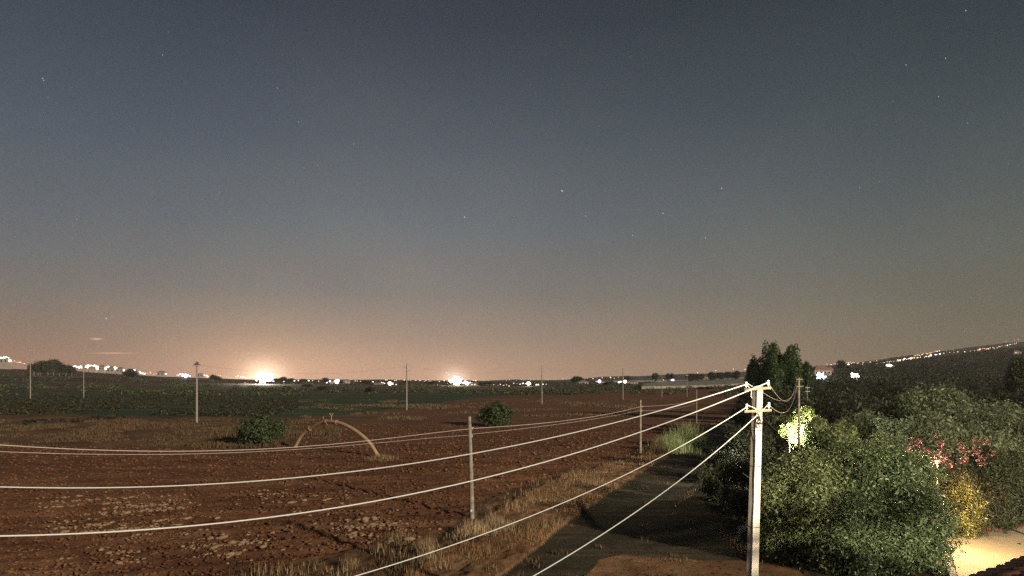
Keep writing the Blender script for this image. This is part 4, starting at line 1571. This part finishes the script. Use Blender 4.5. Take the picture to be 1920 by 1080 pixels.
h1 = house(1539, 190, 31, 706, 694.5, 684.5, 'large hip roofed house below the right hillside behind a white floodlight', M_wallp, 4)
house(1556, 230, 10, 700, 692, 688, 'small annex right of the hip roofed house', M_wallw, 2)
far_houses = [
    (1094, 560, 18, 720, 716, 713, 'long white low shed with lamps at its left, on the right plain', 3, ()),
    (1134, 560, 18, 719, 715.5, 714, 'bluish lit shed on the plain right of centre', 4, (1,)),
    (1183, 520, 24, 720, 716, 714, 'wide low white shed glowing beside the distant pole', 4, ()),
    (1234, 520, 11, 715, 712.5, 711, 'small flat pale building left of the pale field', 2, ()),
    (1319, 480, 15, 709, 707.5, 705.5, 'small white farmhouse above the pale field', 2, ()),
    (650, 520, 12, 719, 714, 711, 'pale house right of the blue white lamp on the plain', 2, ()),
    (628, 520, 16, 720, 716, 714, 'low building under the blue white lamp on the plain', 3, ()),
    (710, 540, 16, 721, 719, 717.5, 'long low white building left of the round lamp', 4, ()),
    (888, 500, 22, 723, 719, 717, 'long low building right of the brightest floodlight', 4, (1, 2)),
    (376, 480, 10, 706, 701.5, 700, 'white rectangular building right of the round-topped pole', 2, ()),
    (303, 500, 14, 701, 698, 695.5, 'white tent-roofed building at the left of the plain', 2, ()),
    (226, 520, 12, 696, 692, 688, 'floodlit pointed roof at the right end of the far left town', 2, ()),
    (209, 520, 14, 696, 691, 686.5, 'floodlit pointed roof in the middle of the far left town', 2, ()),
    (192, 520, 11, 694, 688, 684, 'floodlit gable left of the pointed roofs', 2, ()),
    (175, 520, 13, 693, 688, 685, 'floodlit low hall left of the gable in the far left town', 3, ()),
    (160, 520, 8, 691, 688, 685, 'small lit house at the left end of the far left town', 2, ()),
    (10, 420, 16, 676, 673, 670, 'orange lit building at the left edge of the picture', 2, ()),
    (1905, 900, 14, 664, 660, 657, 'small pale house high on the hillside by the right edge', 2, (0,)),
    (1670, 330, 12, 689, 685, 683, 'white roofed house on the lower hillside', 2, ()),
]
for (px, d, w, b, wl, rf, lb, nw, lt) in far_houses:
    house(px, d, w, b, wl, rf, lb, M_wallw, nw, lt)

# water towers at the far left
for px, lb in ((63.5, 'left of two pale water tanks on slender legs at the far left'), (71.5, 'right of two pale water tanks on slender legs at the far left')):
    d = 820
    x = (px - 960) / F * d
    g = gz(x, d)
    t = empty('water_tower', (x, d, g))
    tag(t, lb, 'water tower', 'pair of water towers')
    k = d / F
    for py in (660.7, 664.2):
        z_ = H + d * (HY - py) / F - g
        mb = MB()
        mb.tube([(0, 0, z_ - 0.9 * k), (0, 0, z_ + 0.9 * k)], 2.3 * k, 12)
        mb.build('tank', M_wallw, t)
    z_ = H + d * (HY - 663) / F - g
    for sx_ in (-1, 1):
        mb = MB()
        mb.tube([(sx_ * 0.9 * k, 0, -0.5), (sx_ * 0.9 * k, 0, z_)], 0.25 * k, 5)
        mb.build('leg', M_wallw, t)

# ------------------------------------------------------------------ lamps
LAMPC = {
    'white': ((1.0, 0.90, 0.76), 5), 'cool': ((0.66, 0.72, 1.0), 6), 'warm': ((1.0, 0.74, 0.47), 2.0), 'orange': ((1.0, 0.50, 0.20), 1.5), 'red': ((1.0, 0.15, 0.08), 2), 'dim': ((1.0, 0.72, 0.48), 1.2), 'dimcool': ((0.7, 0.8, 1.0), 1.2)}
GL = {k: glow_mat('lamp_' + k, c, s) for k, (c, s) in LAMPC.items()}
GL['flood'] = glow_mat('lamp_flood', (1.0, 0.93, 0.85), 30)
M_mast = mat('lamp_mast', color=(0.12, 0.11, 0.10))


def lamp(px, py, size, tint, d, label, group=None, power=0, name='street_lamp', cat='lamp', sq=(1, 1, 1), rad=None):
    if d > 100:
        d2 = gd(px, py + size * 0.35 + 3) - (14 if px in (1539, 1520) else 0)
        power *= (d2 / d) ** 2
        d = d2
    x = (px - 960) / F * d
    z = H + d * (HY - py) / F
    g = gz(x, d)
    t = empty(name, (x, d, min(g, z - 1)))
    tag(t, label, cat, group)
    r = size * d / F / 2
    zz = z - t.location.z
    mb = MB()
    if size > 8:
        # a bank of many separate lamps seen as one blaze
        rq = random.Random(int(px))
        mb.ball((0, 0, zz), r * 0.72, 0, 12, 8, sq)
        for i in range(int(10 + size)):
            a_ = rq.random() * 6.283
            k_ = rq.random() ** 0.6
            rb = r * (0.34 if i < 6 else 0.09 + 0.16 * rq.random())
            k_ = k_ * 0.45 if i < 6 else 0.5 + 0.6 * k_
            mb.ball((math.cos(a_) * r * sq[0] * k_, 0.3 * r * (rq.random() - 1), zz + math.sin(a_) * r * sq[2] * k_), rb, 0, 8, 5)
    else:
        mb.ball((0, 0, zz), r, 0, 10, 6, sq)
    mb.build('lamp_head', GL[tint], t)
    mb = MB()
    mb.tube([(0, r * 0.5 + 0.1, -0.3), (0, r * 0.5 + 0.1, zz - r * 0.3)], max(0.06, 0.12 * d / F), 5)
    mb.build('mast', M_mast, t)
    if power and px in (495, 854, 1539, 1601.5, 348, 991):
        ld = bpy.data.lights.new('lamp_light', 'POINT')
        ld.energy = power
        ld.color = LAMPC[tint][0]
        ld.shadow_soft_size = max(0.2, r)
        lo = bpy.data.objects.new('lamp_light', ld)
        col.objects.link(lo)
        lo.parent = t
        lo.location = (0, -r - 0.4, zz)
    return t


big = [
    (495, 708, 26, 'white', 330, 'brightest floodlight on the plain left of centre', 70000, (1.15, 1, 0.72)),
    (854, 713.5, 18, 'white', 330, 'floodlight cluster burning white at the middle of the horizon', 20000, (1.2, 1, 0.8)),
    (874.5, 718, 9, 'white', 330, 'smaller lamp at the right of the central floodlight', 2500, (1, 1, 1)),
    (632, 715, 9, 'cool', 420, 'blue white lamp on the plain between the two floodlights', 5000, (1.2, 1, .8)),
    (731, 719, 7, 'white', 420, 'round white lamp left of centre on the plain', 3000, (1, 1, 1)),
    (991, 719, 7, 'white', 420, 'round white lamp just right of centre on the plain', 4000, (1, 1, 1)),
    (1124, 715, 6, 'cool', 420, 'blue white lamp beside the bluish shed', 3500, (1, 1, 1)),
    (1172, 715.5, 6, 'white', 420, 'white lamp just right of the distant pole', 3500, (1, 1, 1)),
    (1261, 712, 6, 'cool', 420, 'bluish lamp between two small trees on the right plain', 2500, (1, 1, 1)),
    (348, 704, 9, 'cool', 420, 'bluish lamp left of the round-topped pole', 4500, (1.3, 1, .7)),
    (1539, 705, 15, 'cool', 186, 'large bluish white floodlight in front of the hip roofed house', 2600, (1.1, 1, .9)),
    (1601.5, 705.5, 14, 'white', 200, 'angular warm white floodlight right of the house', 1800, (1, 1, 1)),
    (1520, 704, 4, 'white', 200, 'small white lamp at the left corner of the house', 300, (1, 1, 1)),
    (1667, 685, 5, 'white', 300, 'elongated white lamp by the white roofed house', 1500, (2.4, 1, .9)),
    (8, 672.5, 10, 'white', 400, 'large flaring lamp at the very left edge', 3500, (1.8, 1, .7)),
]
for (px, py, s, tn, d, lb, pw, sq) in big:
    lamp(px, py, s, tn, d, lb, None, pw, 'floodlight', 'floodlight', sq)

groups = {
    'a': ('lights of the town at the far left', 'small town lamp glowing among the roofs at the far left'),
    'b': ('lights scattered along the plain', 'tiny lamp in the string of lights along the dark plain'),
    'c': ('lights of the town on the right hillside', 'tiny lamp of the town strung along the right hillside'),
    'd': ('faint lights on the distant hills', 'faint lamp on the distant hills left of the tall clump'),
}
r = random.Random(9)
small_l = []
# far left town: dense warm
for (x0, y0, x1, y1, n, s0, s1, tints) in (
        (0, 671, 20, 675, 12, 3, 6.5, ('warm', 'orange', 'white')), (18, 676, 46, 682, 11, 1.2, 2.4, ('warm', 'warm', 'orange', 'dim')), (86, 686, 98, 687, 4, 1.5, 2.4, ('warm', 'dim')),
        (138, 687, 160, 690, 12, 2, 4, ('warm', 'warm', 'cool', 'white')), (162, 687, 196, 690, 20, 3.5, 6.5, ('warm', 'white', 'white', 'white')), (198, 690, 232, 693, 17, 3, 6.5, ('white', 'warm', 'white')),
        (246, 694, 272, 701, 15, 1.6, 3.6, ('white', 'cool', 'white', 'warm')), (272, 698, 300, 702, 8, 1.2, 2.6, ('warm', 'dim')), (296, 697, 312, 700, 7, 2, 3.6, ('warm', 'white')),
        (330, 702, 356, 705, 8, 1.5, 3, ('white', 'warm', 'cool')), (368, 702, 392, 706, 9, 1.5, 3.6, ('white', 'warm')), (396, 704, 446, 709, 12, 1, 2.2, ('dim', 'warm')), (440, 706, 482, 709, 10, 1.4, 3, ('warm', 'white'))):
    for i in range(n):
        t = (i + r.random()) / n
        small_l.append((x0 + (x1 - x0) * t, y0 + (y1 - y0) * t + r.uniform(-1.6, 1.6), r.uniform(s0, s1), r.choice(tints), 400 + r.random() * 60, 'a'))
for (x0, y0, x1, y1, n, s0, s1, tints) in (
        (512, 714, 600, 714, 12, 1, 2.6, ('dim', 'warm', 'cool')), (612, 716, 650, 717, 9, 1.6, 3.4, ('white', 'cool')), (650, 712, 690, 716, 5, 1, 2, ('warm', 'dim')), (690, 716, 745, 720, 13, 1, 2.4, ('white', 'warm', 'cool')),
        (720, 712, 840, 715, 22, 0.9, 2.2, ('warm', 'dim', 'dimcool', 'warm')), (842, 716, 905, 721, 16, 1.8, 4, ('white', 'warm')), (884, 712, 896, 714, 3, 2, 3, ('warm', 'dim')), (905, 720, 960, 723, 9, 1, 2.6, ('warm', 'dim')),
        (900, 712, 1000, 713, 10, 0.8, 1.6, ('dim', 'dimcool')), (960, 719, 1024, 721, 11, 1.2, 3, ('white', 'warm')), (1000, 711, 1130, 709, 16, 0.8, 1.8, ('dim', 'warm', 'dimcool')), (1118, 714, 1140, 717, 6, 1.4, 2.6, ('cool', 'dimcool')),
        (1160, 716, 1188, 715, 8, 2, 3.6, ('white', 'warm')), (1138, 708, 1170, 708, 5, 1, 2, ('warm', 'dim')), (1215, 712, 1262, 712, 4, 1, 2, ('dim', 'white')), (1312, 708, 1326, 707, 3, 1.2, 2, ('warm',))):
    for i in range(n):
        t = (i + r.random()) / n
        small_l.append((x0 + (x1 - x0) * t, y0 + (y1 - y0) * t + r.uniform(-1.2, 1.2), r.uniform(s0, s1), r.choice(tints), 440 + r.random() * 60, 'b'))
hl = []
for (x0, y0, x1, y1, n, s0, s1, tints) in (
        (1548, 684, 1600, 679, 16, 1.2, 2.2, ('orange', 'warm', 'orange')), (1575, 683, 1620, 682, 5, 1.2, 2.8, ('white', 'dim')), (1600, 680, 1650, 677, 8, 1, 2, ('orange', 'dim')), (1640, 681, 1690, 676, 12, 1.4, 3.2, ('white', 'warm', 'dim')),
        (1680, 675, 1720, 671, 14, 1.6, 3.2, ('warm', 'white', 'warm')), (1712, 668, 1762, 658, 18, 1.2, 2.2, ('orange', 'orange', 'warm')), (1715, 672, 1765, 664, 10, 1.4, 2.8, ('warm', 'white', 'cool')), (1765, 662, 1840, 656, 8, 1, 2.2, ('dim', 'warm')),
        (1832, 656, 1862, 652, 10, 1.2, 2.2, ('orange', 'warm')), (1862, 653, 1908, 643, 12, 1.2, 2.6, ('warm', 'dim', 'orange')), (1640, 674, 1800, 655, 10, 0.8, 1.4, ('dim',)), (1880, 640, 1915, 636, 3, 0.9, 1.4, ('dim',))):
    for i in range(n):
        t = (i + r.random()) / n
        small_l.append((x0 + (x1 - x0) * t, y0 + (y1 - y0) * t + r.uniform(-1.1, 1.1), r.uniform(s0, s1), r.choice(tints), 1330 + r.random() * 60, 'c'))
for (px, py) in ((1308, 699), (1342, 695), (1375, 692), (1397, 692.5), (1411, 694), (1406, 697), (1522, 688), (1530, 690)):
    small_l.append((px, py, 1.5, 'warm', 1300, 'd'))
small_l.sort(key=lambda q: -q[2])
rest = small_l[270:]
small_l = small_l[:270]
mb = MB()
tk = list(GL)
for (px, py, s, tn, d, gk) in rest:
    p = ray(px, py, gd(px, py + 1) if gk != 'd' else d)
    mb.ball(p, s * p.y / F / 2, tk.index(tn), 6, 4)
tag(mb.build('distant_lights', [GL[q] for q in tk]), 'faintest tiny lights along the horizon', kind='stuff')
head_me = {}
for (px, py, s, tn, d, gk) in small_l:
    if gk != 'd':
        d = gd(px, py + 1)
    x = (px - 960) / F * d
    z = H + d * (HY - py) / F
    g = gz(x, d)
    mk = tn
    if mk not in head_me:
        mb = MB()
        mb.ball((0, 0, 0), 1.0, 0, 6, 4)
        head_me[mk] = mb.mesh('distant_lamp', [GL[tn], M_mast])
    o = link('distant_lamp', head_me[mk], loc=(x, d, z))
    k = s * d / F / 2
    o.scale = (k * r.uniform(1.0, 1.5), k, k * r.uniform(0.7, 1.0))
    tag(o, groups[gk][1], 'lamp', groups[gk][0])

# lamps in the garden
lamp(1482, 816, 5, 'white', 48.6, 'white garden lamp burning at the foot of the lit tree', None, 0, 'garden_lamp', 'lamp', (1, 1, 1.3))


def point(name, loc, energy, color, size=0.15, parent=None):
    ld = bpy.data.lights.new(name, 'POINT')
    ld.energy = energy
    ld.color = color
    ld.shadow_soft_size = size
    o = bpy.data.objects.new(name, ld)
    col.objects.link(o)
    o.location = loc
    return o


p = ray(1486, 812, 47.9)
point('garden_lamp_light', p, 3000, (1.0, 0.98, 0.80), 0.2)


def garden_lamp(loc, h_, label, energy, color):
    t = empty('garden_lamp', loc)
    tag(t, label, 'lamp')
    mb = MB()
    mb.tube([(0, 0, 0), (0, 0, h_)], 0.035, 8)
    mb.build('post', M_mast, t)
    mb = MB()
    mb.ball((0, 0, h_ + 0.1), 0.10, 0, 10, 7)
    mb.build('lamp_head', GL['warm'], t)
    mb = MB()
    mb.tube([(0, 0, h_ + 0.2), (0, 0, h_ + 0.27)], [0.16, 0.04], 10)
    mb.build('lamp_shade', M_mast, t)
    q = Vector(loc) + Vector((0, -0.25, h_ + 0.05))
    point('patio_lamp_light', q, energy, color, 0.1)


garden_lamp(Vector(((1768 - 960) / F * 28.6, 28.6, 0.02)), 2.5, 'warm lamp hidden by the glossy tree at the corner of the patio', 1250, (1.0, 0.68, 0.30))
garden_lamp(Vector(((1757 - 960) / F * 29.0, 29.0, 0.02)), 4.1, 'lamp shining on the pink blossoms', 260, (1.0, 0.78, 0.55))
garden_lamp(Vector(((1900 - 960) / F * 46, 46, gz(37, 46))), 1.2, 'low warm lamp under the olive at the right edge', 260, (1.0, 0.75, 0.45))

# ------------------------------------------------------------------ patio
M_patio = mat('patio_concrete', color=(0.42, 0.33, 0.22), color2=(0.56, 0.46, 0.33), scale=1.3, bump=0.15, lim=(0.3, 0.75))
M_kerb = mat('kerb_stone', color=(0.22, 0.20, 0.17), color2=(0.36, 0.33, 0.28), scale=3, bump=0.3)
pat = [(1772, 1002), (1793, 996), (1850, 988), (1920, 978), (2150, 950), (2200, 1200), (1840, 1200), (1800, 1090)]
gpts = []
for a, b in pat:
    d = (H - 0.08) * F / (b - HY)
    gpts.append(((a - 960) / F * d, d))
mb = MB()
n = len(gpts)
vs = [(x, y, 0.08) for x, y in gpts] + [(x, y, -0.25) for x, y in gpts]
mb.add(vs, [tuple(range(n))[::-1]] + [(i, (i + 1) % n, n + (i + 1) % n, n + i) for i in range(n)])
o = mb.build('patio', M_patio)
tag(o, 'patio paving lit yellow by a lamp', kind='structure')
me = o.data
import bmesh
bm = bmesh.new()
bm.from_mesh(me)
bmesh.ops.recalc_face_normals(bm, faces=bm.faces)
bm.to_mesh(me)
bm.free()


def pp(px, py, z=0.08):
    d = (H - z) * F / (py - HY)
    return Vector(((px - 960) / F * d, d, z))


# kerb stones along the left edge of the patio
kt = empty('kerb', pp(1785, 1060))
tag(kt, 'grey kerb of rough blocks along the left edge of the patio', 'kerb')
a, b = pp(1768, 1030), pp(1812, 1140)
for i in range(7):
    p = a + (b - a) * (i + 0.5) / 7
    mb = MB()
    an = math.atan2((b - a).y, (b - a).x)
    L = (b - a).length / 7 - 0.02
    mb.box((0, 0, 0), (L, 0.26 + 0.03 * (i % 2), 0.24 + 0.03 * ((i * 3) % 2)), an, 0, 0.94)
    mb.build('kerb_block', M_kerb, kt, loc=p - kt.location + Vector((-0.05, 0, 0.02)))
mb = MB()
mb.tube([(0, 0, 0), (0.01, 0, 0.45), (0.03, 0, 0.62)], 0.035, 7)
tag(mb.build('garden_stake', M_kerb, loc=pp(1783, 1062, 0.1)), 'short grey stake standing at the kerb of the patio', 'stake')
# low wall and fallen leaves at the back edge
mb = MB()
wp = [(1868, 985), (1885, 981), (1900, 979), (1920, 974), (1960, 966), (2080, 945)]
for i in range(len(wp) - 1):
    a, b = pp(*wp[i]), pp(*wp[i + 1])
    c = (a + b) / 2
    mb.box((c.x, c.y + 0.2, 0.12), ((b - a).length - 0.01, 0.22, 0.22 + 0.02 * (i % 2)), math.atan2((b - a).y, (b - a).x))
tag(mb.build('garden_edging', M_kerb), 'low pale edging between the patio and the dense dark shrub', 'edging')
rs = np.random.default_rng(71)
n = 1300
t = rs.random(n)
bx = 1790 + 150 * t
by = 999 - 21 * t + rs.normal(0, 1.6, n) + (rs.random(n) < 0.12) * rs.uniform(0, 10, n)
d = (H - 0.1) * F / (by - HY)
lx_, ly_ = (bx - 960) / F * d, d
v, f = leaves(np.stack([lx_, ly_, np.full(n, 0.13)], -1), np.full((n, 3), 0.06), n * 3, 0.10, 72, up=1.2)
M_litter = leaf_mat('leaf_litter_mat', (0.25, 0.09, 0.035), (0.42, 0.18, 0.07), (0.55, 0.28, 0.12), 0.8, 0.1)
tag(link('leaf_litter', np_mesh('leaf_litter', v, f, 4, M_litter)), 'orange brown fallen leaves along the back of the patio', kind='stuff')
mb = MB()
mb.tube([pp(1886, 988, 0.10), pp(1905, 995, 0.10), pp(1925, 1003, 0.10), pp(1960, 1016, 0.10)], 0.022, 6)
tag(mb.build('hose', M_dark), 'dark hose lying straight across the right of the patio', 'hose')

# ------------------------------------------------------------------ near tiled roof corner, bottom right
M_tile = mat('terracotta', color=(0.12, 0.055, 0.035), color2=(0.24, 0.11, 0.06), scale=9, bump=0.4)
z_e = 6.07
e0 = Vector((4.36, 5.78, z_e))
e1 = Vector((9.06, 8.70, z_e))
ed = (e1 - e0).normalized()
up_ = Vector((ed.y, -ed.x, 0.0)) + Vector((0, 0, 0.30))       # up the roof, back towards the camera side
up_ = up_.normalized()
rt = empty('house_roof', e0)
tag(rt, 'dark corner of a near terracotta tile roof in the bottom right corner', 'roof')
nrm = ed.cross(up_)
if nrm.z < 0:
    nrm = -nrm


def tile_mesh(concave):
    mb = MB()
    Lt, r0, r1 = 0.42, 0.10, 0.085
    vs = []
    K = 8
    for j, (s_, rr_) in enumerate(((0, r0), (Lt, r1))):
        for th in (0, 0.016):
            for k in range(K + 1):
                a = math.pi * k / K
                rad_ = rr_ - th
                h_ = math.sin(a) * rad_ * (0.62 if not concave else -0.35)
                p = ed * (-math.cos(a) * rad_) + up_ * s_ + nrm * (h_ + (0.03 if not concave else 0.0))
                vs.append(p)
    n1 = K + 1
    fs = []
    for k in range(K):
        fs.append((k, k + 1, 2 * n1 + k + 1, 2 * n1 + k))
        fs.append((n1 + k + 1, n1 + k, 3 * n1 + k, 3 * n1 + k + 1))
        fs.append((k + 1, k, n1 + k, n1 + k + 1))
        fs.append((2 * n1 + k, 2 * n1 + k + 1, 3 * n1 + k + 1, 3 * n1 + k))
    mb.add(vs, fs, 0, True)
    return mb.mesh('tile', M_tile)


tm1, tm2 = tile_mesh(False), tile_mesh(True)
rr = random.Random(12)
for i in range(25):
    for j in range(6):
        jit = ed * rr.uniform(-0.008, 0.008) + up_ * rr.uniform(-0.012, 0.012) + nrm * (0.012 * j * 0 + rr.uniform(0, 0.006))
        o = link('tile', tm1, rt, loc=ed * (0.195 * i) + up_ * (0.34 * j) + jit + nrm * 0.02)
        o.rotation_euler = (rr.uniform(-.02, .02), rr.uniform(-.02, .02), rr.uniform(-.03, .03))
        link('tile', tm2, rt, loc=ed * (0.195 * i + 0.0975) + up_ * (0.34 * j + 0.03) + nrm * 0.03)
mb = MB()
a = -ed * 0.1 - nrm * 0.03
b = a + ed * 5.2
c = b + up_ * 2.3
d_ = a + up_ * 2.3
dn = -nrm * 0.10
mb.add([a, b, c, d_, a + dn, b + dn, c + dn, d_ + dn], [(0, 1, 2, 3), (7, 6, 5, 4), (0, 4, 5, 1), (1, 5, 6, 2), (2, 6, 7, 3), (3, 7, 4, 0)])
mb.build('roof_deck', M_tile, rt)
mb = MB()
perp = Vector((up_.x, up_.y, 0)).normalized()
cc = ed * 2.6 + perp * 1.35
mb.box((cc.x, cc.y, (-z_e) / 2 - 0.12), (4.7, 1.9, z_e - 0.05), math.atan2(ed.y, ed.x))
mb.build('wall', M_wallw, rt)

# ------------------------------------------------------------------ bright stars and planets
M_star = glow_mat('star_light', (0.95, 0.97, 1.0), 0.9)
stars = [(1054, 358, 2.2, 'brightest star, slightly elongated, right of centre'), (871, 407, 1.7, 'star left of the brightest one, lower'), (1353, 353, 1.7, 'star to the right of the brightest at the same height'), (1243, 400, 1.6, 'star between the brightest and the right side'),
         (1323, 446, 1.5, 'faint star below the right star'), (199, 597, 2.0, 'planet low over the far left town'), (1186, 441, 1.3, 'faint star below and left of two others'), (1811, 20, 1.6, 'star near the top right corner'), (1098, 405, 1.2, 'faint star just below the brightest'),
         (1699, 122, 1.4, 'faint star in the upper right'), (1773, 109, 1.4, 'faint star right of another in the upper right'), (80, 147, 1.4, 'faint star in the upper left'), (305, 103, 1.2, 'faint star right of the upper left one'), (520, 165, 1.2, 'faint star above left of centre'),
         (663, 270, 1.1, 'faint star left of the middle of the sky'), (1760, 181, 1.2, 'faint star low of the upper right pair'), (1612, 352, 1.2, 'faint star at middle right')]
for px, py, s, lb in stars:
    d = 6000
    mb = MB()
    k = s * d / F / 2
    sq = (1.6, 1, 0.8) if px == 1054 else (0.7, 1, 1.4) if px == 199 else (1, 1, 1)
    mb.ball((0, 0, 0), k, 0, 6, 4, sq)
    o = mb.build('star', M_star, loc=ray(px, py, d))
    if px == 1054:
        o.rotation_euler = (0, 0.6, 0)
    tag(o, lb, 'star', 'stars bright enough to pick out')
